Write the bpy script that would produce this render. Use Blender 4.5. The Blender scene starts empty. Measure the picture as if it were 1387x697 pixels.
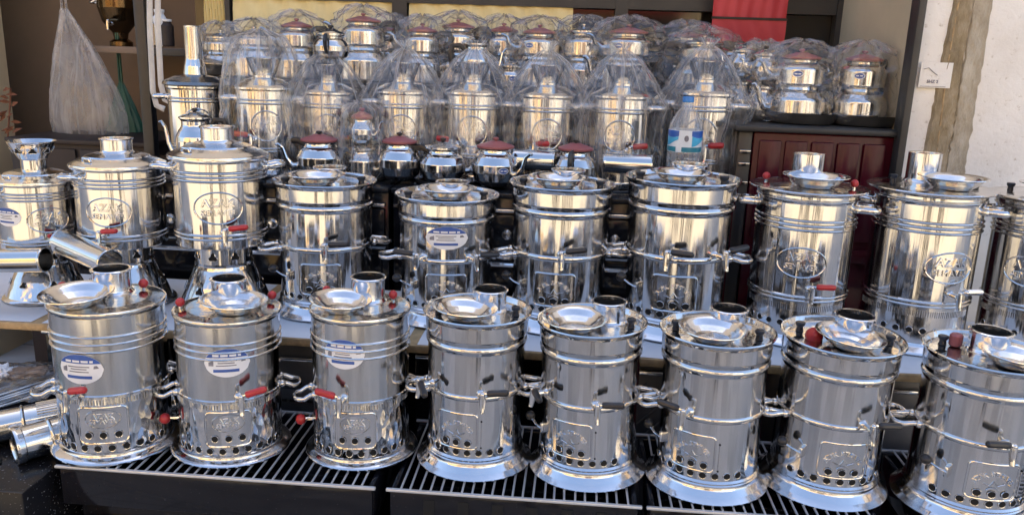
import bpy, bmesh, math, random
from mathutils import Vector, Matrix, noise
R = math.radians
PI = math.pi
random.seed(7)
S = bpy.context.scene
COL = S.collection

# ------------------------------------------------------------------ camera
PW, PH, FPX = 1387.0, 697.0, 1100.0
PITCH, ROLL, YAW, CAMH = R(14), R(1.9), R(4), 1.47
_r = Vector((math.cos(YAW), math.sin(YAW), 0)); _d = Vector((-math.sin(YAW), math.cos(YAW), 0)); _z = Vector((0, 0, 1))
CF = _d*math.cos(PITCH) - _z*math.sin(PITCH)
_u = _d*math.sin(PITCH) + _z*math.cos(PITCH)
CX = _r*math.cos(ROLL) + _u*math.sin(ROLL)
CY = -_r*math.sin(ROLL) + _u*math.cos(ROLL)
CO = Vector((0, 0, CAMH))
cam = bpy.data.cameras.new('camera'); camo = bpy.data.objects.new('camera', cam); COL.objects.link(camo)
cam.sensor_width = 36.0; cam.sensor_fit = 'HORIZONTAL'; cam.lens = 36.0*FPX/PW
cam.clip_start = 0.02; cam.clip_end = 600
m3 = Matrix((CX, CY, -CF)).transposed()
camo.matrix_world = Matrix.Translation(CO) @ m3.to_4x4()
S.camera = camo

def ray(x, y): return CF + CX*((x-PW/2)/FPX) - CY*((y-PH/2)/FPX)
def atz(x, y, z):
    v = ray(x, y); return CO + v*((z-CO.z)/v.z)
def aty(x, y, Y):
    v = ray(x, y); return CO + v*((Y-CO.y)/v.y)

# ------------------------------------------------------------------ sky, sun, exposure
SUN_EL, SUN_AZ = R(55), R(8)
w = bpy.data.worlds.new('World'); S.world = w; w.use_nodes = True
nt = w.node_tree; nt.nodes.clear()
sk = nt.nodes.new('ShaderNodeTexSky'); sk.sky_type = 'NISHITA'; sk.sun_disc = False
sk.sun_elevation = SUN_EL; sk.sun_rotation = SUN_AZ; sk.air_density = 1.0; sk.dust_density = 3.0; sk.ozone_density = 1.0
bg = nt.nodes.new('ShaderNodeBackground'); bg.inputs[1].default_value = 0.13
wo = nt.nodes.new('ShaderNodeOutputWorld')
nt.links.new(sk.outputs[0], bg.inputs[0]); nt.links.new(bg.outputs[0], wo.inputs[0])
sl = bpy.data.lights.new('sun', 'SUN'); sl.energy = 4.2; sl.angle = R(0.5); sl.color = (1.0, .89, .73)
so = bpy.data.objects.new('sun', sl); COL.objects.link(so)
sdir = Vector((math.sin(SUN_AZ)*math.cos(SUN_EL), math.cos(SUN_AZ)*math.cos(SUN_EL), math.sin(SUN_EL)))
so.rotation_euler = (-sdir).to_track_quat('-Z', 'Y').to_euler(); so.location = (0, 6, 12)
S.view_settings.view_transform = 'Standard'; S.view_settings.look = 'None'
S.view_settings.exposure = 1.74; S.view_settings.gamma = 1.0
S.render.engine = 'CYCLES'
cy = S.cycles; cy.use_denoising = True; cy.max_bounces = 10; cy.glossy_bounces = 7; cy.transparent_max_bounces = 24
cy.diffuse_bounces = 4; cy.sample_clamp_indirect = 6.0; cy.caustics_reflective = False; cy.caustics_refractive = False

# ------------------------------------------------------------------ materials
MATS = {}
def newmat(name):
    m = bpy.data.materials.new(name); m.use_nodes = True
    n = m.node_tree; b = n.nodes['Principled BSDF']; MATS[name] = m
    return m, n, b
def lk(n, a, b): n.links.new(a, b)
def texco(n, scale=(1, 1, 1), obj=True):
    t = n.nodes.new('ShaderNodeTexCoord'); mp = n.nodes.new('ShaderNodeMapping'); mp.inputs['Scale'].default_value = scale
    lk(n, t.outputs['Object' if obj else 'Generated'], mp.inputs[0]); return mp.outputs[0]
def noisen(n, vec, scale, detail=3, rough=.5, dist=0):
    k = n.nodes.new('ShaderNodeTexNoise'); k.inputs['Scale'].default_value = scale; k.inputs['Detail'].default_value = detail
    k.inputs['Roughness'].default_value = rough; k.inputs['Distortion'].default_value = dist
    lk(n, vec, k.inputs['Vector']); return k.outputs[0]
def ramp(n, fac, stops):
    r = n.nodes.new('ShaderNodeValToRGB'); e = r.color_ramp.elements
    while len(e) < len(stops): e.new(0.5)
    for q, (p, c) in zip(e, stops):
        q.position = p; q.color = (*c, 1) if len(c) == 3 else c
    lk(n, fac, r.inputs[0]); return r.outputs[0]
def bump(n, h, b, strength, dist, prev=None):
    k = n.nodes.new('ShaderNodeBump'); k.inputs['Strength'].default_value = strength; k.inputs['Distance'].default_value = dist
    lk(n, h, k.inputs['Height'])
    if prev is not None: lk(n, prev, k.inputs['Normal'])
    if b is not None: lk(n, k.outputs[0], b.inputs['Normal'])
    return k.outputs[0]
def chrome(name, col=(.66, .655, .65), rough=.1, wob=.25, brush=0.0, emboss=0.0, smudge=.1):
    m, n, b = newmat(name); b.inputs['Metallic'].default_value = 1
    v = texco(n); h1 = noisen(n, texco(n, (1, 1, .05)), 20, 3, .6)
    h0 = noisen(n, texco(n, (1, 1, .5)), 8, 2)
    nn = bump(n, h1, None, wob*2.2, .0045); nn = bump(n, h0, None, wob, .003, nn)
    if brush:
        hb = noisen(n, texco(n, (4, 4, 900)), 3, 2); nn = bump(n, hb, None, brush, .0006, nn)
    if emboss:
        vo = n.nodes.new('ShaderNodeTexVoronoi'); vo.inputs['Scale'].default_value = 55; lk(n, texco(n, (1, 1, .55)), vo.inputs['Vector'])
        nn = bump(n, vo.outputs[0], None, emboss, .004, nn)
    lk(n, nn, b.inputs['Normal'])
    sm = noisen(n, v, 14, 5, .65)
    r = n.nodes.new('ShaderNodeMapRange'); r.inputs[1].default_value = .35; r.inputs[2].default_value = .75
    r.inputs[3].default_value = rough*.75; r.inputs[4].default_value = rough+smudge; lk(n, sm, r.inputs[0])
    lk(n, r.outputs[0], b.inputs['Roughness'])
    c = ramp(n, noisen(n, v, 4, 4), [(.3, tuple(x*.9 for x in col)), (.7, col)]); lk(n, c, b.inputs['Base Color'])
    return m
chrome('steel', rough=.085, wob=.3, smudge=.12)
chrome('steel_brushed', col=(.66, .655, .64), rough=.13, wob=.25, brush=.05, smudge=.06)
chrome('steel_embossed', col=(.66, .66, .66), rough=.1, wob=.3, emboss=.9)
chrome('steel_satin', col=(.72, .72, .73), rough=.14, wob=.15, smudge=.1)
chrome('steel_dark', col=(.30, .29, .28), rough=.16, wob=.2)
chrome('brass', col=(.14, .09, .045), rough=.18, wob=.2)
def plain(name, col, rough=.5, var=.12, scale=12, bmp=0.0, metal=0, spec=.5, coat=0):
    m, n, b = newmat(name); b.inputs['Roughness'].default_value = rough; b.inputs['Metallic'].default_value = metal
    v = texco(n); f = noisen(n, v, scale, 5, .6)
    lk(n, ramp(n, f, [(.3, tuple(x*(1-var) for x in col)), (.7, tuple(min(1, x*(1+var)) for x in col))]), b.inputs['Base Color'])
    b.inputs['Specular IOR Level'].default_value = spec; b.inputs['Coat Weight'].default_value = coat
    if bmp: bump(n, f, b, bmp, .01)
    return m
plain('red_plastic', (.42, .025, .03), .32)
plain('pink_plastic', (.30, .09, .095), .42)
plain('black_plastic', (.016, .016, .019), .34)
plain('blue_plastic', (.03, .19, .55), .35)
plain('hole_black', (.006, .006, .006), .9)  # shade inside holes, slots and chimney stubs, painted as flat black
plain('black_metal', (.018, .018, .02), .38, .2, 20)
plain('grey_metal', (.10, .10, .11), .45, .15, 15, metal=.3)
plain('dark_frame', (.03, .029, .028), .5, .2, 8)
plain('sticker_white', (.78, .79, .82), .35, .03)
plain('sticker_blue', (.04, .10, .36), .35, .1, 60)
plain('sticker_grey', (.2, .2, .24), .4, .3, 90)
plain('pan_black', (.02, .021, .023), .5, .2, 30)
plain('wood_edge', (.42, .29, .15), .7, .3, 40, .2)
plain('reflected_cream', (.86, .73, .38), .8, .06, 6, .1)  # yellow of a sunlit facade mirrored in the window, painted as base colour
plain('beige_wall', (.52, .43, .29), .85, .1, 3, .1)
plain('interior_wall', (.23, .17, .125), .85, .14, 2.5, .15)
plain('white_bar', (.55, .54, .52), .45, .2, 12)
plain('dark_brown', (.022, .013, .011), .6, .2, 8)
plain('brown_leaf', (.16, .06, .03), .7, .3, 30)
plain('bag_white', (.36, .32, .33), .5, .06, 7)
plain('bag_green', (.02, .10, .07), .45, .15, 7)
plain('paper', (.74, .75, .78), .6, .06, 9)
plain('glove', (.20, .14, .10), .85, .35, 26, .3)
plain('rod_blue', (.34, .42, .52), .25, .25, 30, metal=.5)
plain('rod_steel', (.62, .63, .65), .3, .08, 20, metal=.5)
plain('foam', (.75, .77, .8), .7, .05)

def speckle(name, base, dots, rough):
    m, n, b = newmat(name); b.inputs['Roughness'].default_value = rough
    f = noisen(n, texco(n), 160, 2, .5); b.inputs['Specular IOR Level'].default_value = .3
    lk(n, ramp(n, f, [(.66, base), (.74, dots)]), b.inputs['Base Color'])
speckle('enamel', (.010, .010, .013), (.04, .04, .045), .09)
speckle('enamel_speckled', (.012, .012, .014), (.22, .22, .23), .22)
m, n, b = newmat('red_enamel'); b.inputs['Specular IOR Level'].default_value = .22; b.inputs['Roughness'].default_value = .2
lk(n, ramp(n, noisen(n, texco(n, (1, 1, .25)), 22, 5, .6), [(.3, (.042, .003, .008)), (.72, (.078, .006, .015))]), b.inputs['Base Color'])
m, n, b = newmat('reflected_red'); b.inputs['Roughness'].default_value = .6  # red of an awning mirrored in the window, painted as base colour
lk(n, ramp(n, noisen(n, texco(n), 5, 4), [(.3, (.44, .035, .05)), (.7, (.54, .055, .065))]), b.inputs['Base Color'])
# plaster wall
m, n, b = newmat('plaster'); b.inputs['Roughness'].default_value = .85
v = texco(n); f = noisen(n, v, 3, 7, .65); f2 = noisen(n, v, 46, 5, .65)
mx = n.nodes.new('ShaderNodeMix'); mx.data_type = 'RGBA'; mx.blend_type = 'MULTIPLY'; mx.inputs[0].default_value = 1
lk(n, ramp(n, f, [(.25, (.68, .65, .61)), (.6, (.82, .81, .79))]), mx.inputs[6]); lk(n, ramp(n, f2, [(.26, (.55, .50, .43)), (.40, (1, 1, 1))]), mx.inputs[7])
lk(n, mx.outputs[2], b.inputs['Base Color']); bump(n, f2, b, .45, .006)
m, n, b = newmat('cement'); b.inputs['Roughness'].default_value = .92
v = texco(n, (1, 1, .35)); f = noisen(n, v, 14, 8, .7); 
lk(n, ramp(n, f, [(.3, (.16, .12, .07)), (.48, (.30, .24, .15)), (.6, (.42, .36, .27)), (.72, (.60, .55, .46))]), b.inputs['Base Color']); bump(n, f, b, .9, .02)
m, n, b = newmat('cement_grey'); b.inputs['Roughness'].default_value = .92
v = texco(n, (1, 1, .35)); f = noisen(n, v, 17, 8, .7)
lk(n, ramp(n, f, [(.3, (.26, .22, .15)), (.5, (.40, .35, .27)), (.72, (.56, .52, .44))]), b.inputs['Base Color']); bump(n, f, b, .9, .02)
# paving
m, n, b = newmat('paving'); b.inputs['Roughness'].default_value = .8
v = texco(n); br = n.nodes.new('ShaderNodeTexBrick'); br.inputs['Scale'].default_value = 1.0
br.inputs['Brick Width'].default_value = .6; br.inputs['Row Height'].default_value = .3; br.inputs['Mortar Size'].default_value = .012
br.inputs['Color1'].default_value = (.46, .405, .305, 1); br.inputs['Color2'].default_value = (.42, .37, .28, 1); br.inputs['Mortar'].default_value = (.32, .27, .19, 1)
lk(n, v, br.inputs['Vector'])
mx = n.nodes.new('ShaderNodeMix'); mx.data_type = 'RGBA'; mx.blend_type = 'MULTIPLY'; mx.inputs[0].default_value = .8
lk(n, br.outputs[0], mx.inputs[6]); lk(n, ramp(n, noisen(n, v, 1.4, 6, .6), [(.3, (.78, .76, .73)), (.6, (1, 1, 1))]), mx.inputs[7])
lk(n, mx.outputs[2], b.inputs['Base Color'])
m, n, b = newmat('concrete'); b.inputs['Roughness'].default_value = .75
v = texco(n); br = n.nodes.new('ShaderNodeTexBrick'); br.offset = 0; br.inputs['Scale'].default_value = 1.0
br.inputs['Brick Width'].default_value = .4; br.inputs['Row Height'].default_value = .4; br.inputs['Mortar Size'].default_value = .006
br.inputs['Color1'].default_value = (.46, .455, .445, 1); br.inputs['Color2'].default_value = (.30, .298, .292, 1); br.inputs['Mortar'].default_value = (.15, .15, .15, 1)
lk(n, v, br.inputs['Vector'])
mx = n.nodes.new('ShaderNodeMix'); mx.data_type = 'RGBA'; mx.blend_type = 'MULTIPLY'; mx.inputs[0].default_value = .8
lk(n, br.outputs[0], mx.inputs[6]); lk(n, ramp(n, noisen(n, v, 2.2, 6, .65), [(.3, (.6, .6, .6)), (.6, (1, 1, 1))]), mx.inputs[7])
lk(n, mx.outputs[2], b.inputs['Base Color'])
plain('facade_cream', (.62, .50, .32), .85, .1, 1.2)
plain('facade_white', (.70, .64, .54), .85, .1, 1.2)
plain('facade_ochre', (.60, .40, .18), .85, .1, 1.2)
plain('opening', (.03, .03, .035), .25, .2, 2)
plain('awning_red', (.45, .05, .05), .8, .1, 3)
m, n, b = newmat('dark_glass'); b.inputs['Base Color'].default_value = (.022, .021, .02, 1); b.inputs['Roughness'].default_value = .06

def film(name, tint=(1, 1, 1), body=.08, gl=.5, bs=.5, scale=26, rough=.1, glint=.3, edge=.4):
    m = bpy.data.materials.new(name); m.use_nodes = True; n = m.node_tree; n.nodes.clear(); MATS[name] = m
    out = n.nodes.new('ShaderNodeOutputMaterial'); tr = n.nodes.new('ShaderNodeBsdfTransparent'); tr.inputs[0].default_value = (*tint, 1)
    g = n.nodes.new('ShaderNodeBsdfGlossy'); g.inputs['Roughness'].default_value = rough
    df = n.nodes.new('ShaderNodeBsdfDiffuse'); df.inputs[0].default_value = (.85, .85, .88, 1)
    tl = n.nodes.new('ShaderNodeBsdfTranslucent'); tl.inputs[0].default_value = (.85, .85, .88, 1)
    v = texco(n); h = noisen(n, v, scale, 4, .6, 1.2); h2 = noisen(n, texco(n, (1, 1, .3)), scale*1.8, 3, .6)
    nb = bump(n, h, None, bs, .012); nb = bump(n, h2, None, bs*.7, .006, nb)
    for q in (g, df, tl): lk(n, nb, q.inputs['Normal'])
    lf_ = n.nodes.new('ShaderNodeLayerWeight'); lf_.inputs[0].default_value = .5; lk(n, nb, lf_.inputs['Normal'])
    lw = n.nodes.new('ShaderNodeMath'); lw.operation = 'POWER'; lw.inputs[1].default_value = 3.0; lk(n, lf_.outputs['Facing'], lw.inputs[0])
    mu = n.nodes.new('ShaderNodeMath'); mu.operation = 'MULTIPLY_ADD'; mu.inputs[1].default_value = gl; mu.inputs[2].default_value = .05; mu.use_clamp = True
    lk(n, lw.outputs[0], mu.inputs[0])
    dd = n.nodes.new('ShaderNodeMixShader'); dd.inputs[0].default_value = .5; lk(n, df.outputs[0], dd.inputs[1]); lk(n, tl.outputs[0], dd.inputs[2])
    a = n.nodes.new('ShaderNodeMixShader'); lk(n, tr.outputs[0], a.inputs[1]); lk(n, dd.outputs[0], a.inputs[2])
    fb = ramp(n, h, [(.35, (body*.4,)*3), (.62, (body,)*3), (.72, (body*2.2,)*3)])
    tcs = n.nodes.new('ShaderNodeTexCoord'); sx_ = n.nodes.new('ShaderNodeSeparateXYZ'); lk(n, tcs.outputs['Object'], sx_.inputs[0])
    at = n.nodes.new('ShaderNodeMath'); at.operation = 'ARCTAN2'; lk(n, sx_.outputs[1], at.inputs[0]); lk(n, sx_.outputs[0], at.inputs[1])
    cb = n.nodes.new('ShaderNodeCombineXYZ'); lk(n, at.outputs[0], cb.inputs[0]); lk(n, sx_.outputs[2], cb.inputs[2])
    mp_ = n.nodes.new('ShaderNodeMapping'); mp_.inputs['Scale'].default_value = (7, 1, 5); lk(n, cb.outputs[0], mp_.inputs[0])
    st = ramp(n, noisen(n, mp_.outputs[0], .6, 3, .5, .3), [(.48, (0, 0, 0)), (.58, (glint*.35,)*3), (.64, (glint,)*3), (.72, (glint*.3,)*3)])  # highlights along the folds, painted into the film as white lines
    ad = n.nodes.new('ShaderNodeMath'); ad.operation = 'ADD'; ad.use_clamp = True; lk(n, fb, ad.inputs[0])
    lwm = n.nodes.new('ShaderNodeLayerWeight'); lwm.inputs[0].default_value = .5
    pw = n.nodes.new('ShaderNodeMath'); pw.operation = 'POWER'; pw.inputs[1].default_value = 2.2; lk(n, lwm.outputs['Facing'], pw.inputs[0])
    pm = n.nodes.new('ShaderNodeMath'); pm.operation = 'MULTIPLY_ADD'; pm.inputs[1].default_value = edge; lk(n, pw.outputs[0], pm.inputs[0]); lk(n, st, pm.inputs[2])
    lk(n, pm.outputs[0], ad.inputs[1]); lk(n, ad.outputs[0], a.inputs[0])
    c = n.nodes.new('ShaderNodeMixShader'); lk(n, mu.outputs[0], c.inputs[0]); lk(n, a.outputs[0], c.inputs[1]); lk(n, g.outputs[0], c.inputs[2])
    lk(n, c.outputs[0], out.inputs[0])
film('plastic_film', body=.065, gl=1.0, bs=.2, scale=12, glint=.34, rough=.06, edge=.5)
film('plastic_film_crisp', body=.035, gl=1.0, bs=.3, scale=13, rough=.05, glint=.14, edge=.30)
film('carrier_film', body=.30, gl=.1, bs=.06, scale=5, rough=.4, glint=.25)
film('bottle_plastic', tint=(.96, .98, 1), body=.2, gl=1.0, bs=.2, scale=14, rough=.05, glint=.2)

# ------------------------------------------------------------------ mesh builder
class MB:
    def __init__(s): s.v = []; s.f = []; s.m = []
    def add(s, vs, fs, mat=0):
        o = len(s.v); s.v += [tuple(p) for p in vs]; s.f += [tuple(i+o for i in q) for q in fs]; s.m += [mat]*len(fs); return s
    def lathe(s, prof, n=56, mat=0, cen=(0, 0), zoff=0, fn=None, cap0=False, cap1=False):
        pp = [prof[0]]
        for (q0, q1) in zip(prof, prof[1:]):
            L_ = math.hypot(q1[0]-q0[0], q1[1]-q0[1])
            if L_ > .012 and min(q0[0], q1[0]) > .002:
                for u in (.0016/L_, 1-.0016/L_): pp.append((q0[0]+(q1[0]-q0[0])*u, q0[1]+(q1[1]-q0[1])*u))
            pp.append(q1)
        prof = pp
        vs = []
        for (r, z) in prof:
            for k in range(n):
                a = 2*PI*k/n; rr = r*(fn(a, z) if fn else 1)
                vs.append((cen[0]+rr*math.cos(a), cen[1]+rr*math.sin(a), z+zoff))
        fs = [(i*n+k, i*n+(k+1) % n, (i+1)*n+(k+1) % n, (i+1)*n+k) for i in range(len(prof)-1) for k in range(n)]
        if cap0: fs.append(tuple(range(n))[::-1])
        if cap1: fs.append(tuple((len(prof)-1)*n+k for k in range(n)))
        return s.add(vs, fs, mat)
    def tube(s, path, r, n=10, mat=0, closed=False, caps=True, flat=1.0):
        P = [Vector(p) for p in path]; L = len(P); rad = r if isinstance(r, (list, tuple)) else [r]*L
        vs = []; up = None
        for i, p in enumerate(P):
            t = (P[(i+1) % L]-P[(i-1) % L]) if closed else (P[min(i+1, L-1)]-P[max(i-1, 0)])
            t.normalize()
            if up is None: up = Vector((0, 0, 1)) if abs(t.z) < .9 else Vector((0, 1, 0))
            x = up.cross(t); x.normalize(); y = t.cross(x); y.normalize(); up = y
            for k in range(n):
                a = 2*PI*k/n; vs.append(p + (x*math.cos(a) + y*math.sin(a)*flat)*rad[i])
        fs = []
        for i in range(L if closed else L-1):
            j = (i+1) % L
            fs += [(i*n+k, i*n+(k+1) % n, j*n+(k+1) % n, j*n+k) for k in range(n)]
        if caps and not closed: fs += [tuple(range(n))[::-1], tuple((L-1)*n+k for k in range(n))]
        return s.add(vs, fs, mat)
    def box(s, lo, hi, mat=0, bev=0.0):
        bm = bmesh.new(); bmesh.ops.create_cube(bm, size=1)
        for q in bm.verts:
            q.co = Vector([(lo[i]+hi[i])/2 + q.co[i]*(hi[i]-lo[i]) for i in range(3)])
        if bev: bmesh.ops.bevel(bm, geom=bm.edges[:], offset=bev, segments=2, affect='EDGES', profile=.5)
        bm.verts.ensure_lookup_table(); bm.verts.index_update()
        s.add([q.co[:] for q in bm.verts], [[q.index for q in f.verts] for f in bm.faces], mat); bm.free(); return s
    def ball(s, c, r, n=14, mat=0, sz=1.0):
        pr = [(r*math.sin(PI*i/8)+1e-5, -r*sz*math.cos(PI*i/8)) for i in range(9)]
        return s.lathe(pr, n, mat, (c[0], c[1]), c[2])
    def mapv(s, fn): s.v = [tuple(fn(Vector(p))) for p in s.v]; return s
    def mesh(s, name, mats, smooth=True, ang=35):
        me = bpy.data.meshes.new(name); me.from_pydata(s.v, [], s.f)
        for q in (mats if isinstance(mats, (list, tuple)) else [mats]): me.materials.append(MATS[q])
        me.polygons.foreach_set('material_index', s.m)
        if smooth:
            me.polygons.foreach_set('use_smooth', [True]*len(s.f)); me.update()
            me.set_sharp_from_angle(angle=R(ang))
        me.update(); return me
def link(name, me, parent=None, loc=(0, 0, 0), rot=(0, 0, 0), sc=(1, 1, 1), label=None, cat=None, group=None, kind=None):
    o = bpy.data.objects.new(name, me); COL.objects.link(o); o.parent = parent
    o.location = loc; o.rotation_euler = rot; o.scale = sc
    for k, q in (('label', label), ('category', cat), ('group', group), ('kind', kind)):
        if q: o[k] = q
    return o
def thing(name, label, cat, loc=(0, 0, 0), rot=(0, 0, 0), sc=(1, 1, 1), group=None):
    o = link(name, None, None, loc, rot, sc, label, cat, group); o.empty_display_size = .05; return o
def boxmesh(name, lo, hi, mat, bev=0.0): return MB().box(lo, hi, 0, bev).mesh(name, mat)

_tc = {}
def textgeo(txt, size, ext=.0006):
    key = (txt, size, ext)
    if key not in _tc:
        c = bpy.data.curves.new('t', 'FONT'); c.body = txt; c.size = size; c.align_x = 'CENTER'; c.align_y = 'CENTER'; c.extrude = ext; c.resolution_u = 2; c.bevel_depth = size*.03; c.bevel_resolution = 0
        o = bpy.data.objects.new('t', c); COL.objects.link(o); dg = bpy.context.evaluated_depsgraph_get(); dg.update()
        me = o.evaluated_get(dg).to_mesh()
        _tc[key] = ([v.co[:] for v in me.vertices], [tuple(p.vertices) for p in me.polygons])
        o.evaluated_get(dg).to_mesh_clear(); bpy.data.objects.remove(o); bpy.data.curves.remove(c)
    return _tc[key]
def wrap(r):           # (u right, v up, w out) -> surface of a cylinder of radius r, front = -Y
    def f(p): a = p.x/r; return Vector(((r+p.z)*math.sin(a), -(r+p.z)*math.cos(a), p.y))
    return f
def rrect(w, h, c, n=4):
    pts = []
    for (sx, sy, a0) in ((1, 1, 0), (-1, 1, 90), (-1, -1, 180), (1, -1, 270)):
        for i in range(n+1):
            a = R(a0+90*i/n); pts.append((sx*(w/2-c)+c*math.cos(a), sy*(h/2-c)+c*math.sin(a)))
    dense = []
    for i, p in enumerate(pts):
        q = pts[(i+1) % len(pts)]; dd = math.hypot(q[0]-p[0], q[1]-p[1]); k = max(1, int(dd/.008))
        dense += [(p[0]+(q[0]-p[0])*j/k, p[1]+(q[1]-p[1])*j/k) for j in range(k)]
    return dense
def oval(w, h, n=40): return [(w/2*math.cos(2*PI*i/n), h/2*math.sin(2*PI*i/n)) for i in range(n)]

# ------------------------------------------------------------------ shared samovar pieces
def arc(r, a0, a1, n=8, cx=0, cz=0): return [(cx+r*math.cos(R(a0+(a1-a0)*i/n)), cz+r*math.sin(R(a0+(a1-a0)*i/n))) for i in range(n+1)]
def bead(r, z, d): return [(r+d*math.sin(PI*i/6), z-d+2*d*i/6) for i in range(7)]

def hole_mesh(r=.0072):
    b = MB(); n = 14
    ring = [(r*1.28, .0), (r*1.2, .0012), (r, .0009), (r*.98, .0004)]
    b.lathe(ring, n, 0); b.lathe([(r*.98, .0004), (1e-5, .0004)], n, 1)
    b.mapv(lambda p: Vector((p.x, -p.z, p.y)))
    return b.mesh('air_hole', ['steel', 'hole_black'])
HOLE = hole_mesh()
def heart_mesh():
    b = MB(); n = 20
    def rad(a): return .0105*(1+.28*math.cos(3*(a-PI/2)))
    vs = [(rad(2*PI*i/n)*math.cos(2*PI*i/n), -.0008, rad(2*PI*i/n)*math.sin(2*PI*i/n)) for i in range(n)]
    b.add(vs, [tuple(range(n))], 1)
    b.tube(vs, .0009, 5, 0, closed=True)
    return b.mesh('cutout', ['steel', 'hole_black'])
HEART = heart_mesh()
def tap_mesh(r, side=1, col='black_plastic', tilt=0):
    b = MB()
    b.lathe(arc(.011, 0, 90, 4), 12, 0); b.mapv(lambda p: Vector((p.x, -r-p.z+.002, p.y)))
    b.tube([(0, -r+.003, 0), (0, -r-.022, 0), (0, -r-.034, -.004)], [.0055, .0058, .0065], 10, 0)
    b.tube([(0, -r-.031, .010), (0, -r-.031, -.006), (0, -r-.033, -.02), (0, -r-.036, -.03)], [.0062, .0075, .0058, .005], 10, 0)
    b.ball((0, -r-.031, .012), .0058, 10, 0)
    c = math.cos(R(tilt)); s_ = math.sin(R(tilt))
    p0 = Vector((0, -r-.031, .014)); d = Vector((side*c, -.15, s_)).normalized()
    b.tube([p0, p0+d*.012], .0032, 8, 0)
    h = MB(); rr = [.005, .0075, .008, .0074, .008, .007, .0035]; ts = [.009, .012, .020, .032, .044, .053, .056]
    h.tube([p0+d*t for t in ts], rr, 10, 0)
    return b.mesh('tap', 'steel'), h.mesh('tap_handle', col)
def knob_mesh(kind):
    b = MB()
    if kind == 'red':
        b.tube([(0, 0, 0), (0, 0, .008)], .0045, 8, 1); b.ball((0, 0, .015), .0105, 14, 0); return b.mesh('knob', ['red_plastic', 'steel'])
    b.lathe([(1e-5, .021), (.009, .0205), (.0105, .018), (.0098, .014), (.0065, .009), (.0075, .0), (.0085, -.001)], 14, 0)
    return b.mesh('knob', ['black_plastic'])
KNOB = {k: knob_mesh(k) for k in ('red', 'black')}
def loop_handle(r, wd=.036, out=.048, rad=.0062, drop=-.008):
    b = MB(); pts = []
    pts += [(-wd, -r+.004, 0), (-wd, -r-.012, 0)]
    for (cx_, a0) in ((-1, 180), (1, 90)):
        for i in range(5):
            a = R(a0-90*i/4); c_ = .018; pts.append((cx_*(wd-c_)+c_*math.cos(a), -r-(out-c_)-c_*math.sin(a), drop))
    pts += [(wd, -r-.012, 0), (wd, -r+.004, 0)]
    b.tube(pts, rad, 10, 0, flat=1.25)
    for sx in (-1, 1): b.ball((sx*wd, -r-.001, 0), .0095, 10, 0)
    return b.mesh('side_handle', 'steel')
def lever_mesh(r):
    b = MB(); b.box((-.004, -r-.012, -.012), (.004, -r+.002, .012), 0, .001)
    b.tube([(0, -r-.010, .0), (-.012, -r-.018, .006), (-.03, -r-.02, .014)], .0035, 8, 0, flat=.6)
    b.ball((-.036, -r-.021, .017), .0115, 12, 1)
    return b.mesh('damper_lever', ['steel', 'black_plastic'])
def red_lever_mesh(r):
    b = MB(); b.tube([(0, -r+.002, 0), (0, -r-.024, 0)], .0035, 8, 0); b.ball((0, -r-.03, 0), .0125, 14, 1)
    return b.mesh('damper_knob', ['steel', 'red_plastic'])

def plate(b, Wd, Hd, zc, hgt):
    us = [-.5, -.488, -.476, -.3, -.15, 0, .15, .3, .476, .488, .5]; n = len(us)-1; vs = []
    for (fy, wz) in ((-1, -.0004), (-.97, hgt), (-.94, hgt), (0, hgt), (.94, hgt), (.97, hgt), (1, -.0004)):
        for u in us: vs.append((Wd*u, zc+Hd/2*fy, -.0004 if abs(u) > .49 else wz))
    b.add(vs, [(j*(n+1)+i, j*(n+1)+i+1, (j+1)*(n+1)+i+1, (j+1)*(n+1)+i) for j in range(6) for i in range(n)])
def door_b(r, zc):
    b = MB(); Wd, Hd = .094, .084
    plate(b, Wd, Hd, zc, .0010)
    b.tube([(x, y+zc, .0008) for (x, y) in rrect(Wd, Hd, .010)], .0024, 8, 0, closed=True)
    for ch, k in zip('AZAK SEMAVER', range(12)):
        if ch == ' ': continue
        vs, fs = textgeo(ch, .0140, .0012); a = (k-5.5)*.19
        vs2 = [(v[0]*math.cos(-a)-v[1]*math.sin(-a)+.038*math.sin(a), v[0]*math.sin(-a)+v[1]*math.cos(-a)+zc-.022+.040*math.cos(a), v[2]+.0022) for v in vs]
        b.add(vs2, fs)
    b.tube([(-.02, zc-.004, .0022), (-.006, zc-.009, .0022), (0, zc+.003, .0022), (.007, zc-.008, .0022), (.021, zc-.003, .0022)], .0014, 5, 0)
    b.tube([(.018*math.sin(R(t)), zc-.042+.03*math.cos(R(t)), .0020) for t in range(-40, 41, 10)], .001, 5, 0)
    b.mapv(wrap(r)); return b.mesh('fire_door', 'steel')
def door_a(r, zc):
    b = MB(); Wd, Hd = .098, .082
    plate(b, Wd, Hd, zc, .0022)
    b.tube([(x, y+zc, .0016) for (x, y) in rrect(Wd, Hd, .012)], .0028, 8, 0, closed=True)
    b.tube([(x, y+zc+.014, .0024) for (x, y) in oval(.070, .042)], .0018, 6, 0, closed=True)
    for row, t in ((.018, 'AZAK'), (.006, 'SEMAVER')):
        vs, fs = textgeo(t, .0165 if row > .01 else .0125, .0012); b.add([(v[0], v[1]+zc+row+.002, v[2]+.003) for v in vs], fs)
    b.mapv(wrap(r)); return b.mesh('fire_door', 'steel')
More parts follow.
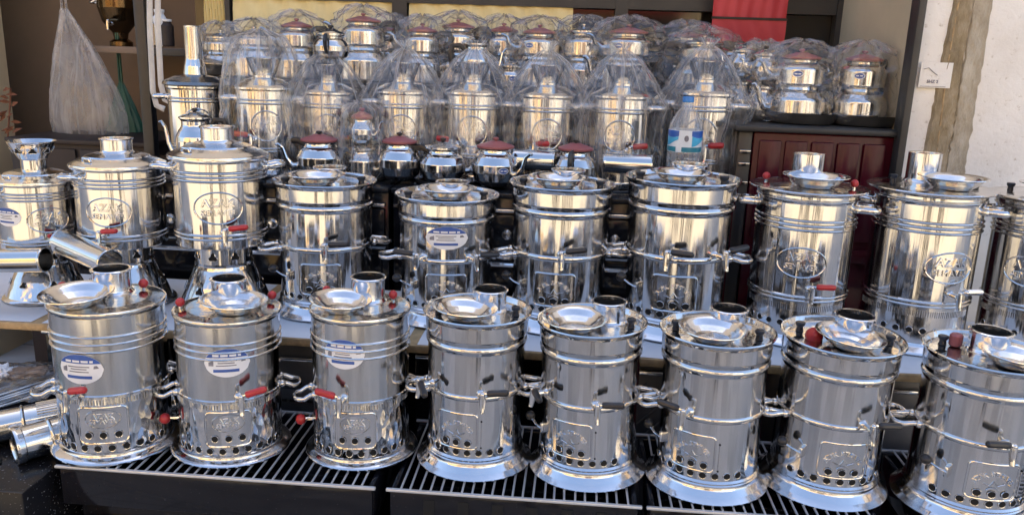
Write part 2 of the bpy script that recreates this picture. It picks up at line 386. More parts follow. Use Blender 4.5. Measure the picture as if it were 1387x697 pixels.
def emblem(r, zc, wd=.125, hd=.078):
    b = MB()
    b.tube([(x, y+zc, .0003) for (x, y) in oval(wd, hd, 56)], .0021, 8, 0, closed=True)
    for row, t, sz in ((.013, 'AZAK', .030), (-.013, 'SEMAVER', .0205)):
        vs, fs = textgeo(t, sz, .0016); b.add([(v[0], v[1]+zc+row, v[2]+.0016) for v in vs], fs)
    b.mapv(wrap(r)); return b.mesh('emblem', 'steel', ang=22)
def sticker(parent, r, ang, z, wd=.098, hd=.066, tilt=0):
    def patch(poly, wz, nm, mat, par):
        b = MB(); xs = [p[0] for p in poly]; 
        # strip fill: columns across the polygon so that it bends with the wall
        n = 18; x0, x1 = min(xs), max(xs); cols = []
        for i in range(n+1):
            x = x0+(x1-x0)*(i/n); x = min(max(x, x0+1e-4), x1-1e-4); ys = []
            for j, p in enumerate(poly):
                q = poly[(j+1) % len(poly)]
                if (p[0]-x)*(q[0]-x) <= 0 and abs(p[0]-q[0]) > 1e-9: ys.append(p[1]+(q[1]-p[1])*(x-p[0])/(q[0]-p[0]))
            cols.append((x, min(ys), max(ys)))
        vs = [(x, y, wz) for (x, a, c) in cols for y in (a, c)]
        b.add(vs, [(2*i, 2*i+2, 2*i+3, 2*i+1) for i in range(n)])
        b.mapv(lambda p: Vector((p.x*math.cos(R(tilt))-p.y*math.sin(R(tilt)), p.x*math.sin(R(tilt))+p.y*math.cos(R(tilt))+z, p.z))); b.mapv(wrap(r))
        return link(nm, b.mesh(nm, mat), par, rot=(0, 0, ang) if par is parent else (0, 0, 0))
    ov = oval(wd, hd, 48)
    s = patch(ov, .0006, 'sticker', 'sticker_white', parent)
    patch([p for p in oval(wd*.985, hd*.985, 64) if p[1] > hd*.17], .0010, 'sticker_band', 'sticker_blue', s)
    patch(rrect(wd*.55, hd*.09, .001, 2) and [(-wd*.3, -hd*.32), (wd*.26, -hd*.32), (wd*.26, -hd*.22), (-wd*.3, -hd*.22)], .0010, 'sticker_bar', 'sticker_blue', s)
    for (x0, x1, y) in ((-.26, .22, .08), (-.2, .16, -.0), (-.24, .2, -.09)):
        patch([(wd*x0, hd*(y-.018)), (wd*x1, hd*(y-.018)), (wd*x1, hd*(y+.018)), (wd*x0, hd*(y+.018))], .0010, 'sticker_line', 'sticker_grey', s)
    patch([(-wd*.40, -hd*.1), (-wd*.29, -hd*.1), (-wd*.29, hd*.1), (-wd*.40, hd*.02)], .0010, 'sticker_mark', 'sticker_grey', s)
    patch([(wd*.30, hd*.02), (wd*.41, hd*.04), (wd*.37, hd*.13), (wd*.31, hd*.12)], .0010, 'sticker_mark', 'sticker_grey', s)
    for k, (x0, x1) in enumerate(((-.31, -.17), (-.14, .02), (.05, .2), (.23, .3))):
        patch([(wd*x0, hd*.23), (wd*x1, hd*.23), (wd*x1, hd*.30), (wd*x0, hd*.30)], .0014, 'sticker_word', 'sticker_white', s)
    return s

CACHE = {}
def cached(key, fn):
    if key not in CACHE: CACHE[key] = fn()
    return CACHE[key]
def stub(h, r=.0375, lip=True, z0=0):
    p = [(r+.006, z0), (r+.002, z0+.004), (r, z0+.008), (r, z0+h-.006)]
    p += [(r+.003, z0+h-.005), (r+.004, z0+h-.002), (r+.0015, z0+h)] if lip else [(r, z0+h)]
    p += [(r-.0025, z0+h-.001), (r-.003, z0+h-.01), (r-.003, z0+.002)]
    b = MB(); b.lathe(p[:-1], 36, 0); b.lathe([p[-2], p[-1], (1e-5, z0+.002)], 36, 1)
    return b.mesh('chimney', ['steel_satin', 'hole_black'])

# --- kind B: stepped collar, waist ring, flared foot, black fittings
def body_b(rear):
    up = [(.109, .046), (.109, .184), (.1105, .1845), (.1135, .188), (.114, .192), (.1135, .196), (.111, .199), (.111, .292)]
    up += [(.1125, .295), (.1155, .300), (.116, .304), (.1145, .308), (.1125, .311), (.1145, .317), (.1155, .322), (.116, .3225), (.1165, .356)]
    return MB().lathe(up, 72, 0).mesh('body', 'steel')
def foot_b():
    p = [(.132, 0), (.1345, .0015), (.135, .004), (.133, .006), (.1245, .013), (.1155, .026), (.1135, .030), (.1135, .036), (.1115, .0385), (.1125, .042), (.1085, .0475)]
    return MB().lathe(p, 72, 0).mesh('foot', 'steel_satin')
def lid_b():
    p = [(.1167, .354), (.1195, .358), (.1225, .3625), (.1235, .3655), (.122, .3685), (.119, .3675), (.1165, .363), (.1135, .3555), (.108, .3535), (.06, .3565), (1e-5, .358)]
    return MB().lathe(p, 72, 0).mesh('lid', 'steel')
def sam_common(t, P):
    return t
def place_knobs(t, lid, kind, spots, z):
    for (x, y) in spots: link('knob', KNOB[kind], lid, (x, y, z))
def samovar_b(label, loc, sr, sz, taps, door, lean=(0, 0), chim=(.02, .028), knobs=((-.085, -.02), (.088, .0)), lever=True, hang=None, group=None, stick=None, chh=.05, red_lid=None, rough_body=None):
    t = thing('samovar', label, 'samovar', loc, (lean[0], lean[1], math.atan2(-loc[0], loc[1])), (sr, sr, sz), group)
    link('body', cached('body_b', lambda: body_b(0)), t)
    link('foot', cached('foot_b', foot_b), t)
    lid = link('lid', cached('lid_b', lid_b), t)
    place_knobs(t, lid, 'black', knobs, .357)
    link('chimney', cached('stub%.3f' % chh, lambda: stub(chh)), t, (chim[0], chim[1], .355))
    for (a, side, tl) in taps:
        tm = cached('tapb%d%d' % (side, tl), lambda: tap_mesh(.1115, side, 'black_plastic', tl))
        o = link('tap', tm[0], t, (0, 0, .205), (0, 0, R(a))); link('tap_handle', tm[1], o)
    ha = hang if hang is not None else taps[0][0]
    for sgn in (-1, 1): link('side_handle', cached('hb', lambda: loop_handle(.111, .027, .047, .0048, -.004)), t, (0, 0, .186), (0, 0, R(ha+90*sgn+random.uniform(-7, 7))))
    d = R(door)
    link('fire_door', cached('doorb', lambda: door_b(.109, .112)), t, rot=(0, 0, d))
    for k in (-1, 0, 1):
        a = d+k*.026/.109; link('air_hole', HOLE, t, (.1112*math.sin(a), -.1112*math.cos(a), .084), (0, 0, a))
    for k in range(9):
        a = d+(k-4)*.0255/.109; link('air_hole', HOLE, t, (.1092*math.sin(a), -.1092*math.cos(a), .060), (0, 0, a))
    def slot():
        b = MB()
        b.tube([(0, -.1096, .075), (0, -.1096, .135)], .0009, 6, 0); b.ball((0, -.1096, .073), .0022, 8, 1); b.ball((0, -.1096, .137), .0022, 8, 1)
        return b.mesh('slot', ['steel', 'hole_black'])
    link('slot', cached('slot', slot), t, rot=(0, 0, d+.056/.109))
    if lever: link('damper_lever', cached('levb', lambda: lever_mesh(.109)), t, (0, 0, .115), (0, 0, d-R(42)))
    if stick: sticker(t, .1112, R(stick[0]), stick[1])
    return t

# --- kind A: three ribs, embossed firebox, red fittings
def body_a():
    p = [(.115, .155), (.115, .240)]
    for zz in (.252, .268, .284): p += bead(.115, zz, .0034)
    p += [(.115, .298), (.115, .328)]
    b = MB().lathe(p, 72, 0); return b.mesh('body', 'steel_brushed')
def firebox_a():
    p = [(.1155, .016), (.1155, .148)] + [(.117, .149), (.117, .153), (.115, .1555)]
    b = MB().lathe(p, 72, 0)
    for k in range(120):
        a = 2*PI*k/120; x, y = .1158*math.cos(a), .1158*math.sin(a); b.tube([(x, y, .134), (x, y, .146)], .0016, 4, 0)
    return b.mesh('firebox', 'steel_embossed')
def foot_a(): return MB().lathe([(.1335, 0), (.136, .002), (.1365, .005), (.1345, .0075), (.128, .010), (.119, .013), (.1175, .016), (.1175, .021), (.1150, .0225)], 72, 0).mesh('foot', 'steel_satin')
def lid_a(): return MB().lathe([(.1152, .324), (.1175, .327), (.1195, .3305), (.12, .334), (.119, .3365), (.117, .3355), (.115, .337), (.09, .341), (.05, .343), (1e-5, .344)], 72, 0).mesh('lid', 'steel_brushed')
def samovar_a(label, loc, sr, sz, tap, door, knobs, stick, lean=(0, 0), chim=(.02, .025), hang=0, side=1, lever=None):
    t = thing('samovar', label, 'samovar', loc, (lean[0], lean[1], math.atan2(-loc[0], loc[1])), (sr, sr, sz), 'samovars with red fittings on the front rack')
    link('body', cached('body_a', body_a), t); link('firebox', cached('firebox_a', firebox_a), t); link('foot', cached('foot_a', foot_a), t)
    lid = link('lid', cached('lid_a', lid_a), t); place_knobs(t, lid, 'red', knobs, .340)
    link('chimney', cached('stub_a', lambda: stub(.055, .039)), t, (*chim, .342))
    tm = cached('tapa%d' % side, lambda: tap_mesh(.1155, side, 'red_plastic', 14))
    o = link('tap', tm[0], t, (0, 0, .163), (0, 0, R(tap))); link('tap_handle', tm[1], o)
    for sgn in (-1, 1): link('side_handle', cached('ha', lambda: loop_handle(.115, .026, .044, .0043)), t, (0, 0, .15), (0, 0, R(hang+90*sgn+random.uniform(-7, 7))))
    d = R(door); link('fire_door', cached('doora', lambda: door_a(.1155, .088)), t, rot=(0, 0, d))
    for k in (-1, 0, 1):
        a = d+k*.029/.1155; link('air_hole', HOLE, t, (.1185*math.sin(a), -.1185*math.cos(a), .066), (0, 0, a))
    for k in range(10):
        a = d+(k-4.5)*.028/.1155; link('air_hole', HOLE, t, (.1157*math.sin(a), -.1157*math.cos(a), .034), (0, 0, a))
    if lever is not None: link('damper_knob', cached('rlev', lambda: red_lever_mesh(.1155)), t, (0, 0, .075), (0, 0, R(lever)))
    sticker(t, .1153, R(stick[0]), stick[1])
    return t

# --- kind D: tall, triple rib at mid height, oval emblem
def body_d():
    p = [(.127, .006), (.127, .118)] + bead(.127, .124, .004) + bead(.127, .134, .004) + [(.127, .14), (.127, .302)]
    p += bead(.127, .310, .004)+bead(.127, .322, .005)+bead(.127, .334, .004)+[(.127, .342), (.127, .376)]+bead(.128, .384, .004)+[(.130, .39), (.130, .400)]
    return MB().lathe(p, 80, 0).mesh('body', 'steel')
def foot_d(): return MB().lathe([(.148, 0), (.150, .003), (.147, .007), (.132, .018), (.1275, .024), (.1265, .028)], 72, 0).mesh('foot', 'steel_satin')
def lid_d(): return MB().lathe([(.1302, .396), (.140, .401), (.150, .4045), (.152, .407), (.150, .4095), (.140, .408), (.12, .411), (.05, .415), (1e-5, .416)], 72, 0).mesh('lid', 'steel')
def samovar_d(label, loc, sr, sz, tap, knobs, kn, chim=(-.01, .03), chh=.075, hang=0, emb=0, side=1, lean=(0, 0), tapc='red_plastic'):
    t = thing('samovar', label, 'samovar', loc, (lean[0], lean[1], math.atan2(-loc[0], loc[1])), (sr, sr, sz), 'tall samovars with oval emblem')
    link('body', cached('body_d', body_d), t); link('foot', cached('foot_d', foot_d), t)
    lid = link('lid', cached('lid_d', lid_d), t); place_knobs(t, lid, kn, knobs, .411)
    link('chimney', cached('stub_d', lambda: stub(chh, .040, False)), t, (*chim, .413))
    link('emblem', cached('emb_d', lambda: emblem(.127, .225)), t, rot=(0, 0, R(emb)))
    tm = cached('tapd%d%s' % (side, tapc), lambda: tap_mesh(.127, side, tapc, 4))
    o = link('tap', tm[0], t, (0, 0, .158), (0, 0, R(tap))); link('tap_handle', tm[1], o)
    for sgn in (-1, 1): link('side_handle', cached('hd', lambda: loop_handle(.127, .03, .05, .007, 0)), t, (0, 0, .36), (0, 0, R(hang+90*sgn+random.uniform(-7, 7))))
    for k in range(9):
        a = (k-4)*.24; link('air_hole', HOLE, t, (.1272*math.sin(a), -.1272*math.cos(a), .06), (0, 0, a))
    def mill():
        b = MB()
        for k in range(60):
            a = -1.2+2.4*k/59; x, y = .1272*math.sin(a), -.1272*math.cos(a); b.tube([(x, y, .096), (x, y, .112)], .0012, 4, 0)
        return b.mesh('milled_band', 'steel')
    link('milled_band', cached('mill', mill), t)
    return t

# --- kind C: drum on a narrow neck over a conical foot with cut-outs
def samovar_c(label, loc, sr, sz, tap, top='stub', emb=-8, stick=None, side=1, hang=0):
    t = thing('samovar', label, 'samovar', loc, (0, 0, math.atan2(-loc[0], loc[1])), (sr, sr, sz), 'samovars on conical feet')
    def body():
        p = [(.095, .184), (.114, .186), (.117, .19), (.117, .205)] + bead(.117, .216, .004)+bead(.117, .227, .004)+[(.117, .24), (.117, .365)]
        p += bead(.117, .372, .004)+bead(.117, .383, .004)+bead(.117, .394, .004)+[(.117, .402), (.117, .424)]
        return MB().lathe(p, 72, 0).mesh('body', 'steel')
    link('body', cached('body_c', body), t)
    link('neck', cached('neck_c', lambda: MB().lathe([(.0745, .126), (.0755, .13), (.072, .134), (.072, .176), (.076, .180), (.096, .1845)], 60, 0).mesh('neck', 'steel')), t)
    link('foot', cached('foot_c', lambda: MB().lathe([(.128, 0), (.130, .004), (.126, .009), (.118, .014), (.095, .074), (.0765, .118), (.0745, .126)], 60, 0).mesh('foot', 'steel')), t)
    lid = link('lid', cached('lid_c', lambda: MB().lathe([(.1172, .418), (.125, .422), (.1265, .428), (.125, .434), (.12, .436), (.105, .444), (.085, .452), (.083, .456), (.06, .463), (.03, .466), (1e-5, .467)], 60, 0).mesh('lid', 'steel_satin')), t)
    def grip(): return MB().tube([(-.016, -.10, .446), (-.012, -.10, .455), (.012, -.10, .455), (.016, -.10, .446)], .004, 8, 0).mesh('lid_grip', 'steel')
    link('lid_grip', cached('gripc', grip), lid, rot=(0, 0, R(-50)))
    if top == 'stub': link('chimney', cached('stub_c', lambda: stub(.045, .041, True)), t, (0, 0, .463))
    else:
        def fun(): return MB().lathe([(.036, .462), (.036, .500), (.040, .504), (.068, .562), (.071, .565), (.068, .566), (.037, .506), (.033, .500), (.033, .47), (1e-5, .47)], 48, 0).mesh('funnel', 'steel')
        f = link('funnel', cached('funnel', fun), t)
        for k in range(8):
            a = 2*PI*k/8; link('cutout', HEART, f, (.0555*math.sin(a), -.0555*math.cos(a), .534), (R(28), 0, a))
    for k in range(8):
        a = 2*PI*(k+.5)/8; link('cutout', HEART, t, (.0722*math.sin(a), -.0722*math.cos(a), .156), (0, 0, a))
    for k in range(7):
        a = 2*PI*k/7+.2; link('cutout', HEART, t, (.1005*math.sin(a), -.1005*math.cos(a), .064), (R(-20), 0, a))
    link('emblem', cached('emb_c', lambda: emblem(.117, .302, .12, .085)), t, rot=(0, 0, R(emb)))
    tm = cached('tapd2%d' % side, lambda: tap_mesh(.117, side, 'red_plastic', 6))
    o = link('tap', tm[0], t, (0, 0, .238), (0, 0, R(tap))); link('tap_handle', tm[1], o)
    for sgn in (-1, 1): link('side_handle', cached('hc', lambda: loop_handle(.117, .026, .044, .006, .004)), t, (0, 0, .40), (0, 0, R(hang+90*sgn+random.uniform(-7, 7))))
    if stick: sticker(t, .1172, R(stick[0]), stick[1])
    return t

def dish_mesh():
    p = [(1e-5, .003), (.026, .003), (.036, .0045), (.05, .014), (.060, .024), (.066, .0275), (.0725, .029), (.073, .0275), (.066, .0255), (.061, .022), (.051, .0115), (.037, .0015), (.03, 0), (1e-5, .0005)]
    return MB().lathe(p, 56, 0).mesh('saucer', 'steel_satin')
DISH = dish_mesh()
def dish_on(t, x, y, z, label, sc=1.0, tilt=(0, 0)):
    bpy.context.view_layer.update()
    p = t.matrix_world @ Vector((x, y, z))
    return link('saucer', DISH, None, p, (t.rotation_euler[0]+tilt[0], t.rotation_euler[1]+tilt[1], random.uniform(0, 3)), (sc, sc, sc), label, 'saucer', 'steel saucers lying on samovar lids')

#SETTING
# ------------------------------------------------------------------ setting
g = MB(); g.add([(-150, -150, 0), (150, -150, 0), (150, 150, 0), (-150, 150, 0)], [(0, 1, 2, 3)])
link('ground', g.mesh('ground', 'paving', False), kind='structure')
g = MB(); g.box((-60, -1.05, .0), (60, 9.5, .004)); link('added_pavement', g.mesh('added_pavement', 'concrete'), kind='structure')  # unseen grey slab, added so the front-row steel mirrors cool grey
# the shop's own building: it shades the stall and the near half of the street
YW = 3.42
shop = thing('shop_building', 'shop front with dark window frames behind the stall', 'building', (0, YW, 0))
XL = aty(196, 100, 3.0).x
def part(nm, lo, hi, mat, par, bev=0): return link(nm, boxmesh(nm, [lo[i]-par.location[i] for i in range(3)], [hi[i]-par.location[i] for i in range(3)], mat, bev), par)
part('upper_wall', (-14, YW-.02, 2.3), (1.06, 9, 6.45), 'facade_white', shop)
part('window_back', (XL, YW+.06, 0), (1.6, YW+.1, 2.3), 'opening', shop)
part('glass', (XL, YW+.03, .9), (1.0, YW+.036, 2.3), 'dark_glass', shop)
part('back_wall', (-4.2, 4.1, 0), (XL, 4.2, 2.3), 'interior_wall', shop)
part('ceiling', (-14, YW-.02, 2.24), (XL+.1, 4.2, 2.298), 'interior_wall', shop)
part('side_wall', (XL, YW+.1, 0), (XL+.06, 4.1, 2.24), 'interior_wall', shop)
xl0 = aty(14, 60, 3.42).x-.24
part('left_wall', (-14, YW-.01, 0), (xl0, YW+.3, 2.24), 'facade_cream', shop)
for px, wd, nm in ((543, .06, 'mullion'), (840, .05, 'mullion'), (1144, .09, 'mullion'), (313, .02, 'glazing_bar')):
    X = aty(px, 40, YW).x; part(nm, (X-wd/2, YW-.03, .9), (X+wd/2, YW+.028, 2.29), 'dark_frame', shop)
zt = aty(600, 6, YW).z
part('transom', (XL, YW-.025, zt), (1.0, YW+.026, zt+.09), 'dark_frame', shop)
# window reflections of the sunlit facade opposite, built as yellow panels
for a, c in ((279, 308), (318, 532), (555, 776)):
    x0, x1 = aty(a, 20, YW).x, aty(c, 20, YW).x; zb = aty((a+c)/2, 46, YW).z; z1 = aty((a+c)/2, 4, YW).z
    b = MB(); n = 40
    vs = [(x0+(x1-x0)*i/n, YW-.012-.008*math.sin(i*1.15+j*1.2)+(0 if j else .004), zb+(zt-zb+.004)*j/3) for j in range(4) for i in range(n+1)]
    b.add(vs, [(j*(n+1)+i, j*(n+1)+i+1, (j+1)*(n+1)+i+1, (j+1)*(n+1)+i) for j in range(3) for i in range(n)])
    link('reflection_panel', b.mesh('reflection_panel', 'reflected_cream'), None, label='pale yellow reflection of the sunlit street, built as a panel in the shop window, ' + ('narrow pane by the tall chimney pipe' if a < 300 else 'wide pane next to the narrow one' if a < 500 else 'wide pane between the two dark mullions'), cat='reflection_panel', group='yellow window reflections')
# window reflection of a red awning, built as hanging fabric
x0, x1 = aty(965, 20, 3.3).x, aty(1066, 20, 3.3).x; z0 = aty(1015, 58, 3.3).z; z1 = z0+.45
refl = thing('awning_reflection', 'red awning reflection built as fabric in the shop window over the bagged teapots', 'awning_reflection', (x0, 3.3, z0))
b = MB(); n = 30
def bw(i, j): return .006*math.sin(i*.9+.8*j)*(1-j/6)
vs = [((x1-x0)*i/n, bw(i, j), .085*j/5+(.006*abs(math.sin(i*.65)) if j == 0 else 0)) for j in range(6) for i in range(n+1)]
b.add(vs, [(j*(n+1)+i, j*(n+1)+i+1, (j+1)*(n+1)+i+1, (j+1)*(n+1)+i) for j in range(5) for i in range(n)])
link('valance', b.mesh('valance', 'reflected_red'), refl, (0, -.004, 0))
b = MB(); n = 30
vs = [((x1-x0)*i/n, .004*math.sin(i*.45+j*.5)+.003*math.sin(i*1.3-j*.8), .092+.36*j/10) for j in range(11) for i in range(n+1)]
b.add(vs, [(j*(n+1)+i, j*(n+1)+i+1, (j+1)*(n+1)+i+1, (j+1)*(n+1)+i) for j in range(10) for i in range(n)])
link('cloth', b.mesh('cloth', 'reflected_red'), refl)
link('seam_bar', boxmesh('seam_bar', (-.002, -.008, .084), (x1-x0+.002, .004, .093), 'dark_brown'), refl)
# right-hand plaster wall, with the cement chase
xw = aty(1238, 120, 2.62).x
wall = thing('plaster_wall', 'white plaster wall with a rough brown cement chase', 'wall', (xw, 2.62, 0))
part('wall_face', (xw, 2.62, 0), (14, 9, 5.6), 'plaster', wall)
part('reveal', (xw-.008, 2.64, 0), (xw-.001, 3.6, 2.29), 'beige_wall', wall)
def chase(pxa, pxb, mat, sd, thick, flare):
    b = MB(); rows = 160; vs = []; fs = []
    xa0, xa1 = aty(pxa, 120, 2.62).x-xw, aty(pxb, 120, 2.62).x-xw
    for i in range(rows+1):
        z = .3+2.6*i/rows
        rag = lambda q: .004*noise.noise(Vector((q, 0, z*5)))+.004*noise.noise(Vector((q+3, 0, z*19)))+.007*noise.noise(Vector((q+5, 0, z*60)))
        e0 = xa0+rag(sd)-flare*max(0, 1.6-z)*.05; e1 = xa1+rag(sd+20)
        for k in range(11):
            x = e0+(e1-e0)*k/10; y = -thick-.009*abs(noise.noise(Vector((x*34, sd, z*26))))-.004*noise.noise(Vector((x*90, sd, z*70))) if 0 < k < 10 else .002
            vs.append((x, y, z))
    for i in range(rows):
        for k in range(10): fs.append((i*11+k, i*11+k+1, (i+1)*11+k+1, (i+1)*11+k))
    b.add(vs, fs); link('cement_chase', b.mesh('cement_chase', mat), wall)
chase(1271, 1300, 'cement', 2, .007, 1.0); chase(1298, 1326, 'cement_grey', 31, .004, .2)
xp = aty(1279, 120, 2.62).x-xw
link('cable', MB().tube([(xp+.004*math.sin(k*.9), -.008, .3+.1*k) for k in range(25)], .0025, 6, 0).mesh('cable', 'wood_edge'), wall)
# small paper notice on the wall
pa, pb = aty(1250, 84, 2.6), aty(1288, 120, 2.6)
nw, nh = pb.x-pa.x, pa.z-pb.z
no = thing('wall_notice', 'small white paper notice with a tap drawing on the plaster wall', 'notice', (pa.x, 2.609, pb.z))
link('sheet', boxmesh('sheet', (0, -.0008, 0), (nw, .0, nh), 'plaster'), no)
b = MB(); vs, fs = textgeo('5HZ 2', .013, .0002); b.add([(v[0]+nw*.42, -.0025-v[2], v[1]+.018) for v in vs], fs)
link('print', b.mesh('print', 'sticker_grey'), no)
b = MB().tube([(nw*.1, -.0025, nh*.72), (nw*.25, -.0025, nh*.78), (nw*.4, -.0025, nh*.62), (nw*.55, -.0025, nh*.5)], .0011, 5, 0).tube([(nw*.05, -.0025, .004), (nw*.85, -.0025, .004)], .0008, 5, 0)
link('drawing', b.mesh('drawing', 'sticker_grey'), no)
# dark door jamb and the beige return beside it
X = aty(1231, 120, 2.6).x
link('door_jamb', boxmesh('door_jamb', (X-.010, 2.585, 0), (X+.012, 2.65, 2.9), 'dark_frame', .003), None, label='dark metal door jamb against the white plaster wall', cat='door jamb')
x0 = aty(1157, 120, 3.2).x; x1 = aty(1240, 120, 3.2).x
link('beige_panel', boxmesh('beige_panel', (x0, 3.2, 0), (x1+.2, 3.25, 2.29), 'beige_wall'), None, label='plain beige wall panel behind the red stove', cat='panel')
# street opposite (seen mirrored in the steel)
def street_building(x0, x1, y, h, mat, label):
    t = thing('street_building', label, 'building', (x0, y, 0), group='buildings across the street')
    link('facade', boxmesh('facade', (0, -6, 0), (x1-x0, 0, h), mat), t)
    k = 0; x = .7
    while x+1.2 < x1-x0:
        link('doorway', boxmesh('doorway', (x, -.02, 0), (x+1.1+.5*(k % 2), .012, 2.4), 'opening'), t)
        for zz in (3.6, 6.2):
            if zz+1.5 < h:
                o = link('window', boxmesh('window', (x+.1, -.02, zz), (x+1.0, .012, zz+1.4), 'opening'), t)
                link('window_sill', boxmesh('window_sill', (x, -.01, zz-.08), (x+1.1, .12, zz-.003), 'facade_white'), o)
        x += 2.4+.5*(k % 3); k += 1
    return t
street_building(-16, -5, -10.5, 7.5, 'facade_ochre', 'ochre two-storey building across the street with dark doorways')
street_building(-5, 4, -11, 6.5, 'facade_cream', 'cream two-storey building across the street with dark doorways')
street_building(4, 16, -10.2, 8, 'facade_white', 'white tall building across the street with dark doorways')
def mirror_post(x, y, h, r):  # unseen posts, added as dark bars for the steel to mirror
    t = thing('added_post', 'added unseen black steel post standing on the sunlit paving', 'post', (x, y, 0), group='added black posts')
    link('shaft', MB().lathe([(r*1.7, 0), (r*1.7, .05), (r, .07), (r, h-.08), (r*1.25, h-.07), (r*1.25, h-.05), (r, h-.03), (r*.6, h), (1e-5, h+.01)], 16, 0).mesh('shaft', 'black_metal'), t)
for x, y, h, r in ((2.6, -3.4, 3, .06), (-3.2, -4, 3, .08)): mirror_post(x, y, h, r)
def person(label, loc, rotz, pose, tro, top, hair=(.02, .015, .012)):
    """one skinned figure facing +Y; arms raised to hold a phone or hanging"""
    V, E, RD = [], [], []
    def v(p, r, par=None):
        V.append(p); RD.append(r)
        if par is not None: E.append((par, len(V)-1))
        return len(V)-1
    pel = v((0, 0, .95), .15); ab = v((0, 0, 1.12), .14, pel); ch = v((0, .0, 1.32), .16, ab); ne = v((0, .01, 1.48), .06, ch); hd0 = v((0, .02, 1.58), .085, ne); v((0, .02, 1.69), .085, hd0)
    nose = v((0, .115, 1.60), .014, hd0)
    for s_ in (-1, 1):
        hip = v((s_*.10, 0, .88), .095, pel); kn = v((s_*.12, .015, .49), .06, hip); an = v((s_*.13, -.01, .09), .042, kn); v((s_*.15, .16, .035), .035, an)
        shd = v((s_*.19, 0, 1.40), .065, ch)
        if pose == 'phone': el = v((s_*.24, .12, 1.16), .045, shd); wr = v((s_*.10, .28, 1.36), .03, el); ha = v((s_*.075, .33, 1.40), .028, wr); fd = Vector((-s_*.3, .15, .9))
        else: el = v((s_*.25, -.02, 1.12), .045, shd); wr = v((s_*.26, .06, .88), .03, el); ha = v((s_*.26, .08, .80), .03, wr); fd = Vector((0, .15, -.95))
        for k in range(4):
            b0 = Vector(V[ha])+Vector((0, -.024+.016*k, 0))+fd*.02; f1 = v(tuple(b0), .009, ha); f2 = v(tuple(b0+fd*(.03+.006*(k % 3))), .008, f1); v(tuple(b0+fd*.055+Vector((-s_*.012, 0, 0))), .007, f2)
        t1 = v(tuple(Vector(V[ha])+Vector((-s_*.02, .02, .01))), .01, ha); v(tuple(Vector(V[t1])+Vector((-s_*.02, .02, .02))), .008, t1)
    me = bpy.data.meshes.new('person'); me.from_pydata(V, E, []); o = bpy.data.objects.new('person', me); COL.objects.link(o)
    md = o.modifiers.new('s', 'SKIN'); md.use_smooth_shade = True
    for i_, q in enumerate(me.skin_vertices[0].data): q.radius = (RD[i_], RD[i_]*(.72 if i_ in (0, 1, 2) else 1)); q.use_root = (i_ == 0)
    o.modifiers.new('b', 'SUBSURF').levels = 1
    dg = bpy.context.evaluated_depsgraph_get(); dg.update(); m2 = bpy.data.meshes.new_from_object(o.evaluated_get(dg)); bpy.data.objects.remove(o)
    m2.materials.clear()
    for q in (tro, top, 'skin', 'hair'): m2.materials.append(MATS[q])
    for f in m2.polygons:
        c = f.center; hand = (c.z < .9 and abs(c.x) > .22) or (pose == 'phone' and c.y > .24 and c.z > 1.25)
        f.material_index = 2 if hand else 0 if c.z < .98 else 1 if c.z < 1.49 else (3 if c.z > 1.66 or (c.y < .0 and c.z > 1.55) else 2); f.use_smooth = True
    return link('person', m2, None, loc, (0, 0, rotz), label=label, cat='person', group='people in the street')
plain('trousers_dark', (.02, .022, .03), .8); plain('shirt_grey', (.10, .11, .13), .8); plain('shirt_white', (.6, .6, .58), .8); plain('skin', (.45, .28, .2), .5); plain('hair', (.02, .015, .012), .5); plain('trousers_brown', (.05, .04, .03), .8)
person('person in dark trousers and grey shirt with hands raised, facing the stall', (.10, -.46, 0), 0, 'phone', 'trousers_dark', 'shirt_grey')
person('person in white shirt and dark trousers walking past on the sunlit paving', (1.05, -2.2, 0), R(60), 'stand', 'trousers_dark', 'shirt_white')
person('person in brown trousers and grey shirt standing on the sunlit paving', (-.95, -2.6, 0), R(-20), 'stand', 'trousers_brown', 'shirt_grey')
person('person in dark trousers and white shirt looking on beside the raised hands', (-.95, -.72, 0), R(-15), 'stand', 'trousers_dark', 'shirt_white')
person('person in brown trousers and white shirt looking at the leaning samovar', (1.15, -.8, 0), R(12), 'stand', 'trousers_brown', 'shirt_white')
aw = thing('street_awning', 'red fabric awning over the doorways across the street', 'awning', (-1.5, -11, 2.6))
link('canopy', MB().add([(0, .02, .45), (3.6, .02, .45), (3.6, 1.4, 0), (0, 1.4, 0), (0, .02, .43), (3.6, .02, .43), (3.6, 1.4, -.02), (0, 1.4, -.02)], [(0, 1, 2, 3), (7, 6, 5, 4), (3, 2, 6, 7), (0, 3, 7, 4), (1, 5, 6, 2)]).mesh('canopy', 'awning_red', False), aw)
link('awning_valance', boxmesh('awning_valance', (0, 1.4, -.25), (3.6, 1.415, .0), 'awning_red'), aw)

